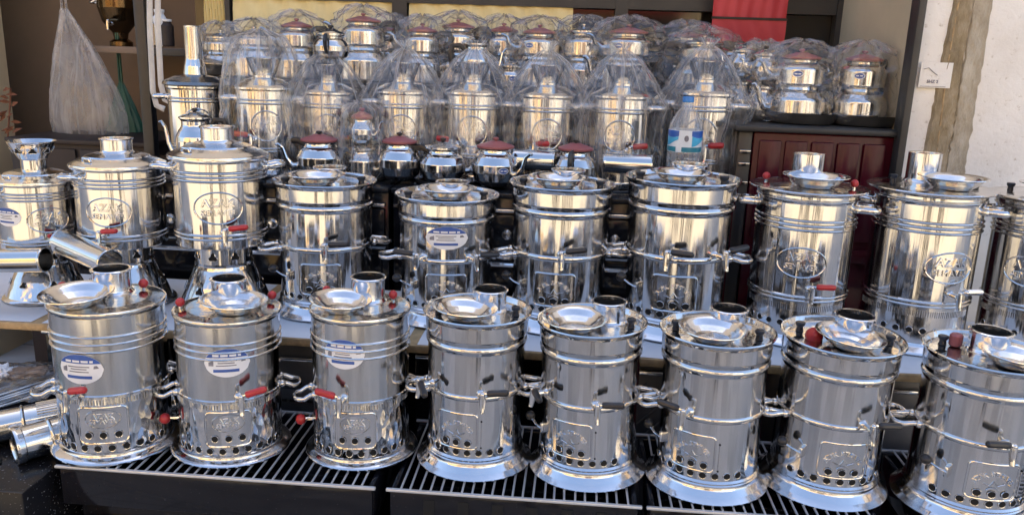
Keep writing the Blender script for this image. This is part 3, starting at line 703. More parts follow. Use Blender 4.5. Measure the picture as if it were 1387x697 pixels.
#STANDS
# ------------------------------------------------------------------ what the wares stand on
ZF, ZT, ZS = .55, .75, 1.06
def grill(px0, px1, label, yf=1.572, yb=1.915, notch=False):
    x0, x1 = px0, px1; W_ = x1-x0
    t = thing('charcoal_grill', label, 'grill', (x0, yf, ZF-.10), group='black charcoal grills under the front row')
    D = yb-yf; ht = .094
    for nm, lo, hi in (('front_panel', (0, 0, 0), (W_, .012, ht-.004)), ('back_panel', (0, D-.012, 0), (W_, D, ht-.004)), ('side_panel', (0, .013, 0), (.012, D-.013, ht-.004)), ('side_panel', (W_-.012, .013, 0), (W_, D-.013, ht-.004)), ('bottom', (.013, .013, 0), (W_-.013, D-.013, .008))):
        o = link(nm, boxmesh(nm, lo, hi, 'enamel', .003), t)
        if nm == 'front_panel' and notch:
            for k in range(6): link('vent_slot', boxmesh('vent_slot', (W_*(.16+.14*k)-.012, -.0025, ht*.35), (W_*(.16+.14*k)+.012, .001, ht*.8), 'hole_black', .001), o)
    for yy in (-.006, D-.002): link('rail', boxmesh('rail', (-.008, yy, ht-.003), (W_+.008, yy+.009, ht+.0035), 'rod_steel', .002), t)
    n = int(W_/.0225); rm = cached('rod%.3f' % D, lambda: MB().tube([(0, .0, 0), (0, D, 0)], .0025, 8, 0).mesh('rod', 'rod_steel'))
    for k in range(n): link('rod', rm, t, (.012+(W_-.024)*(k+.5)/n+random.uniform(-.0018, .0018), 0, ht+.003+random.uniform(-.0008, .0008)), (0, 0, random.uniform(-.012, .012)))
    return t
def px(x, y, z): return atz(x, y, z).x
G = [(px(66, 638, ZF), px(502, 661, ZF)), (px(527, 661, ZF), px(866, 690, ZF)), (px(882, 690, ZF)+.0, px(1192, 697, ZF)), (px(1215, 640, ZF)+.01, px(1215, 640, ZF)+.62)]
grill(*G[0], 'black charcoal grill with wire rack under the three stickered samovars')
grill(*G[1], 'black slotted charcoal grill with wire rack under two black-handled samovars', notch=True)
grill(*G[2], 'black charcoal grill with wire rack beside the slotted grill')
grill(*G[3], 'black charcoal grill with wire rack at the far end of the row')
def low_stove(x0, x1, label, yf=1.60, yb=2.3, top=ZF-.102, mat='enamel'):
    t = thing('low_stove', label, 'stove', (x0, yf, 0), group='low stoves carrying the grills')
    W_ = x1-x0; link('cabinet', boxmesh('cabinet', (0, .02, 0), (W_, yb-yf, top), mat, .006), t)
    d = link('oven_door', boxmesh('oven_door', (.02, 0, .1), (W_-.02, .019, top-.05), mat, .005), t)
    link('door_handle', MB().tube([(.06, .0, top-.09), (.06, -.03, top-.09), (W_-.06, -.03, top-.09), (W_-.06, .0, top-.09)], .008, 8, 0).mesh('door_handle', 'steel_satin'), d)
for (a, c), lb in zip(G, ('below the stickered samovars', 'below the slotted grill', 'below the grill next to the slotted one', 'below the end grill')): low_stove(a+.01, c-.01, 'low black enamel stove '+lb, yb=1.9)
# low stove with speckled top at the far left
a = px(66, 638, ZF)-.03
t = thing('speckled_stove', 'speckled black enamel stove top under the chimney pipes', 'stove', (a-.75, 1.5, 0))
link('cabinet', boxmesh('cabinet', (0, 0, 0), (.74, .5, .515), 'enamel_speckled', .008), t)
link('back_ledge', boxmesh('back_ledge', (0, .2, .516), (.56, .5, .562), 'enamel', .006), t)
for k in range(7): link('grate_bar', boxmesh('grate_bar', (.36+.04*k, .03, .517), (.37+.04*k, .12, .525), 'black_metal', .002), t)

# plywood table with paper sheets
tb = thing('plywood_table', 'plywood board table covered with white paper sheets', 'table', (0, 0, 0))
xa, xb = -2.4, 2.2
yA, yB = atz(300, 431, ZT).y, atz(1250, 503, ZT).y
print('TABLE EDGE', yA, yB)
YE = 1.925
link('board', boxmesh('board', (xa, YE, ZT-.024), (xb, 2.40, ZT-.0045), 'wood_edge', .001), tb)
for x in (xa+.05, -.35, .55, xb-.1): 
    for y in (YE+.2, 2.36): link('leg', boxmesh('leg', (x, y-.02, 0), (x+.04, y+.02, ZT-.0245), 'dark_brown', .003), tb)
for k in range(9):
    x = xa+.03+k*.5; b = MB(); n = 12; vs = []
    for j in range(n+1):
        for i in range(n+1):
            vs.append((x+.47*i/n, YE+.006+.46*j/n + .006*noise.noise(Vector((k, i*.3, 0))), ZT-.0035+.002*abs(noise.noise(Vector((i*.35+k*7, j*.35, 1))))))
    b.add(vs, [(j*(n+1)+i, j*(n+1)+i+1, (j+1)*(n+1)+i+1, (j+1)*(n+1)+i) for j in range(n) for i in range(n)])
    link('paper_sheet', b.mesh('paper_sheet', 'paper'), tb)
# stoves stored under the table
def stored(px0, px1, label, mat, yf, lines):
    p0 = aty(px0, 500, yf); p1 = aty(px1, 500, yf); t = thing('stored_stove', label, 'stove', (p0.x, yf, 0), group='stoves stored under the table')
    W_ = p1.x-p0.x; link('cabinet', boxmesh('cabinet', (0, .02, 0), (W_, .38, .70), mat, .005), t)
    for (z0, z1) in lines: link('panel', boxmesh('panel', (.01, .004, z0), (W_-.01, .0195, z1), mat, .004), t)
    link('trim', boxmesh('trim', (.005, -.004, lines[-1][1]+.003), (W_-.005, .018, lines[-1][1]+.012), 'steel_satin', .002), t)
    return t
t = stored(355, 452, 'grey sheet metal stove with a vented panel below the table', 'grey_metal', 1.98, ((.05, .46), (.47, .58), (.59, .66)))
for k in range(6): link('vent_slot', boxmesh('vent_slot', (.025+.024*k, -.001, .545), (.040+.024*k, .005, .552), 'hole_black'), t)
t = stored(830, 930, 'dark grey stove with embossed lattice panel below the table', 'grey_metal', 1.98, ((.05, .40), (.41, .68)))
W_ = aty(930, 500, 1.98).x-aty(830, 500, 1.98).x
for k in range(-3, 7):
    link('lattice_bar', MB().tube([(max(.012, .05*k), .003, .42+max(0, .012-.05*k)), (min(W_-.012, .05*k+.24), .003, .42+min(.24, W_-.012-.05*k))], .003, 6, 0).mesh('lattice_bar', 'grey_metal'), t) if .05*k < W_-.03 else None
stored(1190, 1280, 'plain grey stove side below the table by the end grill', 'grey_metal', 1.98, ((.05, .60), (.61, .67)))
stored(560, 700, 'black stove below the table behind the black-handled samovars', 'enamel', 2.0, ((.05, .40), (.42, .68)))
stored(60, 230, 'black stove below the table behind the stickered samovar', 'enamel', 2.02, ((.05, .40), (.42, .68)))

# row of black cookers behind the table
def cooker(x0, x1, label, yf=2.46, yb=2.98, top=ZS):
    t = thing('black_cooker', label, 'cooker', (x0, yf, 0), group='black enamel cookers behind the table')
    W_ = x1-x0
    link('cabinet', boxmesh('cabinet', (0, .02, 0), (W_, yb-yf, top-.021), 'enamel', .006), t)
    link('cooktop', boxmesh('cooktop', (-.002, .0, top-.02), (W_+.002, yb-yf, top-.004), 'enamel_speckled', .004), t)
    d = link('oven_door', boxmesh('oven_door', (.02, 0, .55), (W_-.02, .0195, .86), 'enamel', .005), t)
    link('door_handle', MB().tube([(.05, .0, .84), (.05, -.035, .84), (W_-.05, -.035, .84), (W_-.05, .0, .84)], .008, 8, 0).mesh('door_handle', 'steel_satin'), d)
    cp = link('control_panel', boxmesh('control_panel', (.01, -.002, .875), (W_-.01, .0195, .99), 'enamel', .004), t)
    for k in range(5):
        kb = MB().lathe([(.016, 0), (.016, .012), (.011, .014), (.011, .024), (1e-5, .025)], 14, 0).mapv(lambda p: Vector((p.x, -p.z, p.y)))
        link('control_knob', cached('ck', lambda: kb.mesh('control_knob', 'steel_satin')), cp, (W_*(.12+.19*k), -.002, .93))
    link('trim', boxmesh('trim', (.008, -.008, .998), (W_-.008, .018, 1.008), 'steel_satin', .002), t)
    link('trim', boxmesh('trim', (.008, -.006, .862), (W_-.008, .018, .868), 'rod_blue', .001), t)
    for gx in (W_*.28, W_*.72):
        gr = link('pan_grate', MB().tube([(gx+.10*math.cos(2*PI*k/24), .17+.10*math.sin(2*PI*k/24), top+.004) for k in range(24)], .004, 6, 0, closed=True).mesh('pan_grate', 'black_metal'), t)
        for k in range(4):
            a = PI*k/4+.3; link('grate_finger', MB().tube([(gx-.1*math.cos(a), .17-.1*math.sin(a), top+.0035), (gx+.1*math.cos(a), .17+.1*math.sin(a), top+.0035)], .0028, 6, 0).mesh('grate_finger', 'black_metal'), gr)
    return t
xs = [-1.62, -1.1, -.56, -.02, .50]
for i in range(4): cooker(xs[i]+.006, xs[i+1]-.006, 'black enamel cooker ' + ('behind the conical-footed samovars', 'behind the first collared samovars of the table', 'behind the middle of the table row', 'beside the dark red stove')[i])
# upper shelf
sh = thing('display_shelf', 'long dark shelf carrying the teapot sets in front of the window', 'shelf', (0, 3.0, 0))
ZU = 1.352
link('shelf_board', boxmesh('shelf_board', (-1.42, 0, ZU-.024), (.56, .40, ZU-.002), 'black_metal', .003), sh)
for x in (-1.40, -.75, -.1, .53): link('upright', boxmesh('upright', (x-.015, .02, 0), (x+.015, .38, ZU-.0245), 'black_metal', .003), sh)
# dark red stove
p0, p1 = aty(1004, 173, 2.62), aty(1217, 173, 2.62)
ZR = (p0.z+p1.z)/2
t = thing('red_stove', 'dark red enamel stove with embossed side panels and a black top', 'stove', (p0.x, 2.62, 0)); W_ = p1.x-p0.x
link('cabinet', boxmesh('cabinet', (.045, .012, 0), (W_, .55, ZR-.021), 'red_enamel', .006), t)
link('front_face', boxmesh('front_face', (-.0, .02, 0), (.043, .53, ZR-.021), 'black_metal', .004), t)
link('stove_top', boxmesh('stove_top', (-.02, -.012, ZR-.02), (W_+.012, .56, ZR), 'pan_black', .006), t)
for k in range(5):
    xa_ = .062+k*(W_-.075)/5
    link('embossed_panel', boxmesh('embossed_panel', (xa_, .002, ZR-.36), (xa_+(W_-.075)/5-.012, .0115, ZR-.045), 'red_enamel', .005), t)
link('lower_band', boxmesh('lower_band', (.05, .0, ZR-.43), (W_-.004, .0115, ZR-.385), 'red_enamel', .005), t)
for zz in (ZR-.09, ZR-.13, ZR-.19, ZR-.23): link('front_slot', boxmesh('front_slot', (.004, .008, zz), (.04, .0195, zz+.012), 'steel_dark', .003), t)

#WARES
# ------------------------------------------------------------------ front row
front = []
a1 = samovar_a('large brushed steel samovar with red knobs and blue sticker, beside the loose chimney pipes', (-1.048, 1.705, ZF), 1.05, 1.04, -38, -14, ((.075, .03), (-.085, .06)), (-33, .215), (0, R(.5)), (.012, .03), hang=6)
a2 = samovar_a('brushed steel samovar with red tap turned right and centred blue sticker', (-.777, 1.725, ZF), 1.0, 1.0, 8, -4, ((-.1, .0), (.1, .02)), (-3, .245), (0, R(1)), (.005, .04), hang=0, lever=-92)
a3 = samovar_a('brushed steel samovar with red tap turned left and blue sticker under the lid', (-.468, 1.752, ZF), .965, 1.04, -20, -8, ((.078, .02), (-.08, .07)), (-20, .262), (0, 0), (.02, .03), hang=5, side=-1, lever=-88)
dish_on(a1, -.055, -.045, .341, 'steel saucer on the lid of the stickered samovar beside the pipes', 1.05, (R(3), R(-3)))
dish_on(a2, .012, -.05, .342, 'steel saucer on the lid of the samovar with the centred sticker', 1.02, (R(3), 0))
dish_on(a3, -.045, -.045, .342, 'steel saucer on the lid of the samovar with its red tap turned left', .95, (R(3), R(-2)))
FB = [
 ('polished samovar with two black taps next to the stickered samovars', (-.196, 1.745, ZF), 1.0, .985, ((6, 1, 4), (-62, 1, -22)), -22, (0, 0), (-.03, -.045)),
 ('polished samovar with a black tap handle turned right over its fire door slot', (.070, 1.735, ZF), 1.0, .965, ((8, 1, 2), (-60, 1, -8)), -20, (0, R(-1.2)), (-.036, -.045)),
 ('polished samovar with its black tap handle turned left toward its neighbour', (.340, 1.718, ZF), 1.02, .965, ((-22, -1, 8),), -16, (0, R(-.6)), (-.01, -.048)),
 ('polished leaning samovar with a red pear-shaped knob on its lid', (.604, 1.742, ZF), 1.06, .955, ((34, 1, 0),), 20, (R(1), R(1.2)), (.012, -.04)),
 ('polished samovar with a red block on its lid at the end of the front rack', (.893, 1.69, ZF), 1.07, .95, ((28, -1, 3),), 26, (0, R(1)), (.04, -.04)),
]
fb = []
for i, (lb, loc, sr, sz, taps, door, lean, dp) in enumerate(FB):
    t = samovar_b(lb, loc, sr, sz, taps, door, lean, chim=((.028, .035), (.036, .03), (.02, .042), (.018, .045), (-.005, .03))[i], hang=(8, 6, 12, 22, 24)[i], group='polished samovars with black fittings on the front racks', lever=i != 0, knobs=((-.088, -.005), (.086, -.012)) if i < 3 else ((-.085, .01), (.09, .02)))
    fb.append(t); dish_on(t, dp[0], dp[1], .357, ('steel saucer on the two-tap samovar next to the stickered ones', 'steel saucer on the samovar with tap handle over its slot', 'steel saucer on the samovar whose tap handle turns left', 'steel saucer on the leaning samovar beside the red pear shape', 'steel saucer on the end samovar beside the red grip')[i], 1.0, (R(3), R(random.uniform(-3, 3))))
b = MB().lathe([(1e-5, 0), (.018, .002), (.024, .012), (.022, .024), (.012, .036), (.006, .042), (1e-5, .043)], 18, 0)
p = fb[3].matrix_world @ Vector((-.055, -.02, .358))
link('red_pear', b.mesh('red_pear', 'red_plastic'), None, p, (R(60), R(-20), 0), (.8, .8, .8), label='red pear-shaped plastic piece lying on the leaning samovar lid', cat='plastic piece')
p = fb[4].matrix_world @ Vector((-.062, .01, .358))
link('red_block', MB().lathe([(.011, 0), (.0135, .003), (.0135, .024), (.010, .028), (1e-5, .028)], 12, 0).mesh('red_block', 'pink_plastic'), None, p, label='faded red plastic grip standing on the lid of the end samovar', cat='grip')

# ------------------------------------------------------------------ table row
RB = [(370, 510, 243, 'collared samovar on the table beside the conical-footed samovars', ((-2, 1, 3),), -8, (-.02, -.035), 1.0, None),
      (535, 677, 262, 'short collared samovar on the table with blue sticker and two black taps', ((-28, -1, 3), (28, 1, -3)), 0, (.0, -.03), 1.0, (0, .262)),
      (690, 835, 247, 'collared samovar on the table between the stickered and the bottle samovar', ((2, 1, 12),), -5, (-.01, -.03), 1.0, None),
      (848, 1003, 240, 'large collared samovar on the table with two taps beside the water bottle', ((-8, 1, 0), (44, 1, 8)), 0, (-.005, -.03), 1.0, None)]
RBo = []
for i, (x0, x1, y, lb, taps, door, dp, s_, st) in enumerate(RB):
    Y = 2.2; p = aty((x0+x1)/2, y, Y); dep = (p-CO).dot(CF); sr = (x1-x0)/2*dep/FPX/.1235; sz = (p.z-ZT)/.366
    t = samovar_b(lb, (p.x, Y, ZT), sr, sz, taps, door, chim=(.012, .058), chh=.038, group='collared samovars on the table', hang=(15, 2, 8, 4)[i], stick=st, knobs=((-.09, -.03), (.085, -.02)))
    RBo.append(t); dish_on(t, dp[0], dp[1], .357, ('steel saucer on the collared samovar beside the conical-footed ones', 'steel saucer on the short stickered samovar on the table', 'steel saucer on the collared samovar between sticker and bottle', 'steel saucer on the large collared samovar below the bottle')[i], 1.1)
RD = [(1018, 1173, 252, 'tall samovar with red tap and oval emblem in front of the red stove', 14, 'red', ((-.11, .0), (.11, -.02)), 2, 1),
      (1180, 1343, 253, 'tall samovar with oval emblem turned aside before the plaster wall', 38, 'black', ((-.09, .0), (.1, .05)), 34, 1)]
RDo = []
for i, (x0, x1, y, lb, tap, kn, ks, emb, side) in enumerate(RD):
    Y = 2.2; p = aty((x0+x1)/2, y, Y); dep = (p-CO).dot(CF); sr = (x1-x0)/2*dep/FPX/.152; sz = (p.z-ZT)/.407
    t = samovar_d(lb, (p.x, Y, ZT), sr, sz, tap, ks, kn, chim=((-.008, .05), (-.025, .05))[i], emb=emb, side=side, hang=(4, -6)[i], tapc=('red_plastic', 'steel')[i])
    RDo.append(t); dish_on(t, (.015, .045)[i], (-.055, -.05)[i], .412, ('steel saucer on the tall samovar before the red stove', 'steel saucer on the tall samovar with its emblem turned aside')[i], 1.15)
p = aty(1343, 262, 2.2)
t = samovar_d('tall samovar with oval emblem at the end of the table against the plaster wall', (p.x+.16, 2.2, ZT), 1.02, 1.0, 20, ((-.1, 0), (.1, 0)), 'black', emb=-10, tapc='steel')
dish_on(t, .0, -.05, .412, 'steel saucer on the lid of the samovar against the plaster wall', 1.15)
RC = [(48, 243, 104, 'small samovar with flower-shaped funnel on top and a round blue sticker', 25, 'funnel', (-48, .315), 2.16),
      (160, 222, 117, 'drum samovar on conical foot with an open chimney stub, beside the funnel samovar', -25, 'stub', None, 2.16),
      (296, 210, 126, 'large drum samovar on conical foot with red tap and oval emblem', 2, 'stub', None, 2.16)]
RCo = []
for i, (xc, y, wd, lb, tap, top, st, Y) in enumerate(RC):
    p = aty(xc, y, Y); dep = (p-CO).dot(CF); sr = wd/2*dep/FPX/.121; sz = (p.z-ZT)/.428
    RCo.append(samovar_c(lb, (p.x, Y, ZT), sr, sz, tap, top, emb=(12, -18, -4)[i], stick=st, side=(-1, 1, 1)[i], hang=(20, 25, 5)[i]))

#REST
# ------------------------------------------------------------------ loose pipes
def pipe(label, A, B, r, name='chimney_pipe', mat='steel_brushed', ribs=()):
    A, B = Vector(A), Vector(B); d = (B-A); L = d.length; d.normalize()
    t = thing(name, label, 'pipe', A, d.to_track_quat('Z', 'Y').to_euler(), group='loose steel chimney pipes')
    pr = [(r, 0), (r+.0015, .004), (r, .008)]
    for zz in ribs: pr += [(r, zz-.006)]+bead(r, zz, .004)
    pr += [(r, L-.006), (r+.0012, L-.003), (r, L), (r-.0025, L), (r-.0025, .0)]
    link('tube', MB().lathe(pr, 36, 0).mesh('tube', mat), t)
    return t, L
pz = ZT+.085
A = aty(-70, 354, 2.0); B = aty(62, 352, 2.0)
pipe('steel chimney pipe lying level in front of the funnel samovar', A, B, .032)
A = aty(84, 327, 2.06); B = aty(150, 356, 1.93)
pipe('steel chimney pipe slanting down in front of the drum samovar', A, B, .034)
def collar_pipe(label, A, B, r, red=None):
    t, L = pipe(label, A, B, r, ribs=(.07, .20, .215))
    b = MB()
    for k in range(36):
        a = 2*PI*k/36; b.tube([((r+.0006)*math.cos(a), (r+.0006)*math.sin(a), .10), ((r+.0006)*math.cos(a), (r+.0006)*math.sin(a), .19)], .0016, 5, 0)
    link('ribbed_collar', b.mesh('ribbed_collar', 'steel'), t)
    link('end_cap', MB().lathe([(1e-5, -.003), (r*.78, -.003), (r*.86, -.006), (r*1.06, -.005), (r*1.10, .0), (r*1.06, .012), (r*1.005, .014)], 36, 0).mesh('end_cap', 'steel_satin'), t)
    if red: link('pipe_knob', MB().tube([(r-.002, 0, red), (r+.014, 0, red)], .004, 8, 1).ball((r+.02, 0, red), .012, 12, 0).mesh('pipe_knob', ['red_plastic', 'steel']), t)
    return t
A = atz(22, 603, .56); B = A+Vector((.24, .26, .012))
collar_pipe('capped steel pipe with ribbed collar lying on the speckled stove', A, B, .041)
A2 = atz(-14, 580, .565); B2 = A2+Vector((.29, .22, .01))
collar_pipe('steel pipe with ribbed collar and red knob lying behind the capped pipe', A2, B2, .038, .3)
# bundle of skewers and a glove
for k in range(12):
    A = Vector((-1.56+.013*k, 1.70+.012*(k % 5), .572+.006*(k % 3))); B = A+Vector((.20+.01*(k % 4), .28, .02+.006*(k % 2)))
    sk_ = thing('skewer', 'long blue-grey steel skewer in the bundle behind the ribbed pipes', 'skewer', A, (B-A).to_track_quat('X', 'Z').to_euler(), group='bundle of long steel skewers')
    L = (B-A).length; link('blade', MB().tube([(0, 0, 0), (L-.05, 0, 0), (L, 0, 0)], [.0045, .0045, .001], 6, 0, flat=.4).mesh('blade', 'rod_blue'), sk_)
    link('ring', MB().tube([(-.012+.012*math.cos(2*PI*j/12), .012*math.sin(2*PI*j/12), 0) for j in range(12)], .002, 5, 0, closed=True).mesh('ring', 'rod_blue'), sk_)
def blob(rx, ry, rz, seed, mat, amp=.35, n=28, fr=3):
    b = MB(); vs = []
    for i in range(n//2+1):
        for k in range(n):
            th = PI*i/(n//2); ph = 2*PI*k/n; d = Vector((math.sin(th)*math.cos(ph), math.sin(th)*math.sin(ph), math.cos(th)))
            q = 1+amp*noise.noise(d*fr+Vector((seed, 0, 0)))+amp*.5*noise.noise(d*fr*3+Vector((0, seed, 0))); vs.append((d.x*rx*q, d.y*ry*q, d.z*rz*q))
    b.add(vs, [(i*n+k, i*n+(k+1) % n, (i+1)*n+(k+1) % n, (i+1)*n+k) for i in range(n//2) for k in range(n)])
    return b
A = aty(28, 505, 1.88)
t = thing('work_glove', 'crumpled brown work glove lying on the skewer bundle', 'glove', A, (0, 0, .3), (.55, .55, .55))
link('palm', blob(.085, .045, .024, 3, 'glove', .35, 44, 2.0).mesh('palm', 'glove'), t)
for k in range(4): link('finger', MB().tube([(.04+.0*k, -.028+.018*k, .004), (.085, -.034+.02*k, .012), (.115, -.036+.022*k, .004)], [.013, .012, .008], 8, 0).mesh('finger', 'glove'), t)
link('cuff', blob(.045, .05, .026, 9, 'paper', .7, 40, 2.6).mesh('cuff', 'paper'), t, (-.085, .0, .008))

b = MB(); n = 40; vs = []
for j in range(n+1):
    for i in range(n+1):
        u, v_ = i/n, j/n; q = Vector((u*5, v_*5, 0)); hgt = .035*(1-abs(2*v_-1)**2)+.020*(.4-abs(noise.noise(q)))+.012*(.4-abs(noise.noise(q*2.3)))
        vs.append((-1.62+.34*u+.05*v_, 1.72+.26*v_+.06*u, .592+hgt))
b.add(vs, [(j*(n+1)+i, j*(n+1)+i+1, (j+1)*(n+1)+i+1, (j+1)*(n+1)+i) for j in range(n) for i in range(n)])
link('plastic_sheet', b.mesh('plastic_sheet', 'plastic_film_crisp'), None, label='crumpled clear plastic sheet draped over the skewer bundle', cat='plastic sheet')
# ------------------------------------------------------------------ bags
def bag_mesh(prof, seed, amp=.10, folds=11, n=72, rings=44, flat=False, crump=.006, sx=1, sy=1, mat='plastic_film'):
    """prof: list of (r, z); gathered folds grow where the radius shrinks"""
    rmax = max(p[0] for p in prof); Ls = [0]
    for p, q in zip(prof, prof[1:]): Ls.append(Ls[-1]+math.hypot(q[0]-p[0], q[1]-p[1]))
    rnd = random.Random(seed); ph = [rnd.uniform(0, 6.3) for _ in range(4)]
    b = MB(); vs = []
    for i in range(rings+1):
        s_ = Ls[-1]*i/rings; j = max(k for k in range(len(prof)-1) if Ls[k] <= s_+1e-9); u = (s_-Ls[j])/(Ls[j+1]-Ls[j]+1e-9); u = min(1, u)
        r = prof[j][0]+(prof[j+1][0]-prof[j][0])*u; z = prof[j][1]+(prof[j+1][1]-prof[j][1])*u
        for k in range(n):
            a = 2*PI*k/n; g_ = 1-r/rmax
            tri = lambda q: abs((q/PI) % 2-1)*2-1; f = 1+amp*(.3+2.2*g_)*(.55*tri(folds*a+ph[0]+1.2*math.sin(z*9+ph[3]))+.45*tri((folds*2-3)*a+ph[1]-1.1*math.sin(z*13))+.3*math.sin(5*a+ph[2]))
            d = Vector((math.cos(a), math.sin(a), z*9)); o1 = Vector((seed*1.7, seed*.3, 0)); c = crump*(1.2*(.35-abs(noise.noise(d*1.9+o1))*1.6)+.75*(.3-abs(noise.noise(d*3.6-o1))*1.5)+.12*(.3-abs(noise.noise(d*8+o1))))
            rr = max(.002, r*f+c); vs.append((rr*sx*math.cos(a), rr*sy*math.sin(a), z+c*.6))
    b.add(vs, [(i*n+k, i*n+(k+1) % n, (i+1)*n+(k+1) % n, (i+1)*n+k) for i in range(rings) for k in range(n)])
    return b.mesh('bag', mat, smooth=not flat, ang=70)
# --- small samovars in bags on the cookers
def body_e():
    p = [(.105, 0), (.106, .004), (.098, .012), (.096, .018), (.096, .06)]+bead(.096, .066, .003)+bead(.096, .074, .003)+[(.096, .082), (.096, .188)]+bead(.096, .194, .003)+bead(.096, .203, .003)+[(.096, .21), (.096, .226), (.102, .231), (.102, .236), (.092, .242), (.06, .256), (.03, .262)]
    return MB().lathe(p, 56, 0).mesh('body', 'steel')
def samovar_e(label, loc, sc, tap=-20, side=-1, rotz=0, funnel=True):
    t = thing('samovar', label, 'samovar', loc, (0, 0, R(rotz)+math.atan2(-loc[0], loc[1])), (sc[0], sc[0], sc[1]), 'bagged samovars on the cookers')
    link('body', cached('body_e', body_e), t)
    if funnel: link('funnel', cached('fun_e', lambda: MB().lathe([(.036, .256), (.036, .268), (.038, .271), (.058, .311), (.060, .313), (.057, .3135), (.035, .272), (.033, .268), (.033, .258)], 40, 0).mesh('funnel', 'steel')), t)
    link('emblem', cached('emb_e', lambda: emblem(.096, .135, .1, .08)), t)
    tm = cached('tape%d' % side, lambda: tap_mesh(.096, side, 'red_plastic', 4))
    o = link('tap', tm[0], t, (0, 0, .098), (0, 0, R(tap))); link('tap_handle', tm[1], o)
    for sgn in (-1, 1): link('side_handle', cached('he', lambda: loop_handle(.096, .02, .046, .0055, 0)), t, (0, 0, .205), (0, 0, R(90*sgn)))
    return t
BAGS = [(362, 2.66, 1.02, 'tall narrow', -24), (447, 2.72, .98, 'beside the pink-lidded bag', 14), (547, 2.72, 1.02, 'behind two red-lidded pots', -34), (640, 2.72, 1.04, 'behind the pot with the black lid knob', -30), (738, 2.72, 1.04, 'behind the pot with the blue oval badge', -20), (838, 2.72, 1.06, 'behind the last red-lidded pot', 16), (948, 2.78, 1.12, 'behind the water bottle', 8)]
for i, (xc, Y, s_, lb, tp) in enumerate(BAGS):
    p = aty(xc, 200, Y); side = 1 if tp > 0 or i == 4 else -1
    samovar_e('small steel red-tapped samovar in a clear bag, '+lb, (p.x, Y, ZS), (s_*.95, s_*1.17), tp, side, random.uniform(-6, 6))
    top = .400*s_; prof = [(.128, .004), (.142, .03), (.146, .10), (.142, .19), (.150*s_, .243*s_), (.128, .285*s_), (.097, .335*s_), (.068, .375*s_), (.030, top+.004), (.012, top+.012), (.022, top+.022), (.034, top+.036)]
    if i == 0: prof = [(.12, .004), (.142, .04), (.148, .12), (.14, .2), (.138, .24), (.125, .32), (.115, .38), (.085, .44), (.03, .46), (.02, .465)]
    link('plastic_bag', bag_mesh(prof, 11*i+3, .085, 13+i % 4, n=150, rings=80, crump=.0045), None, (p.x, Y, ZS), (0, R(random.uniform(-2, 2)), i*1.3), label='clear plastic bag tied over the samovar, '+lb, cat='plastic bag', group='clear bags over samovars')

# --- pots and kettles
def pot_body(r, h, z0=0): # round pot with shoulder and neck
    return [(r*.62, z0), (r*.66, z0+h*.02), (r*.88, z0+h*.14), (r, z0+h*.36), (r, z0+h*.58), (r*.97, z0+h*.62), (r*.84, z0+h*.78), (r*.70, z0+h*.86), (r*.66, z0+h*.90), (r*.66, z0+h*.97), (r*.72, z0+h)]
def pot(parent, r, h, lidmat, knobmat, spout=180, handle=0, hmat='black_plastic', z0=0, red=True, straight=False, badge=None, bail=False):
    key = 'pot%.3f%.3f%d' % (r, h, straight)
    def mk():
        pr = pot_body(r, h) if not straight else [(r*.9, 0), (r*.97, h*.02), (r, h*.08), (r, h*.62), (r*.97, h*.70), (r*.84, h*.80), (r*.72, h*.86), (r*.68, h*.9), (r*.68, h*.97), (r*.74, h)]
        return MB().lathe([(1e-5, 0)]+pr, 48, 0).mesh('pot', 'steel')
    o = link('pot', cached(key, mk), parent, (0, 0, z0))
    rl = r*.74
    lid = link('lid', cached('lid%.3f%s' % (r, lidmat), lambda: MB().lathe([(rl, 0), (rl*1.08, .003), (rl*1.08, .008), (rl*.8, .014), (rl*.42, .020), (rl*.34, .0225), (1e-5, .023)], 40, 0).mesh('lid', lidmat)), o, (0, 0, h+.0005))
    link('lid_knob', cached('lk%s' % knobmat, lambda: MB().lathe([(.006, 0), (.006, .006), (.012, .011), (.012, .018), (.006, .022), (1e-5, .0225)], 14, 0).mesh('lid_knob', knobmat)), lid, (0, 0, .021), (0, 0, 0), (.8, .8, .62))
    sp = cached('spout%.3f%.3f' % (r, h), lambda: MB().tube([(r*.85, 0, h*.32), (r*1.2, 0, h*.36), (r*1.42, 0, h*.56), (r*1.55, 0, h*.84), (r*1.75, 0, h*.95), (r*1.85, 0, h*.93)], [r*.16, r*.14, r*.105, r*.085, r*.075, r*.06], 10, 0).mesh('spout', 'steel'))
    if spout is not None: link('spout', sp, o, rot=(0, 0, R(spout)))
    hd = cached('hand%.3f%.3f%s' % (r, h, hmat), lambda: MB().tube([(r*.68, 0, h*.86), (r*1.0, 0, h*1.0), (r*1.42, 0, h*.98), (r*1.55, 0, h*.78), (r*1.45, 0, h*.5), (r*1.2, 0, h*.34), (r*.95, 0, h*.36)], [r*.06, r*.1, r*.12, r*.125, r*.12, r*.1, r*.06], 8, 0, flat=1.4).mesh('handle', hmat))
    if handle is not None: link('handle', hd, o, rot=(0, 0, R(handle)))
    if badge is not None:
        b = MB(); ov = oval(.034, .02, 24); rr = r*1.001
        for (sc_, wz, mi) in ((1, .0008, 0), (.82, .0014, 1)):
            vs = [(x*sc_, y*sc_+h*.46, wz) for x, y in ov]; vs.append((0, h*.46, wz)); b.add(vs, [(i, (i+1) % 24, 24) for i in range(24)], mi)
        b.add([(-.010, h*.46-.002, .002), (.010, h*.46-.002, .002), (.010, h*.46+.002, .002), (-.010, h*.46+.002, .002)], [(0, 1, 2, 3)], 0)
        b.mapv(wrap(rr)); link('badge', b.mesh('badge', ['sticker_white', 'sticker_blue'], False), o, rot=(0, 0, R(badge)))
    return o
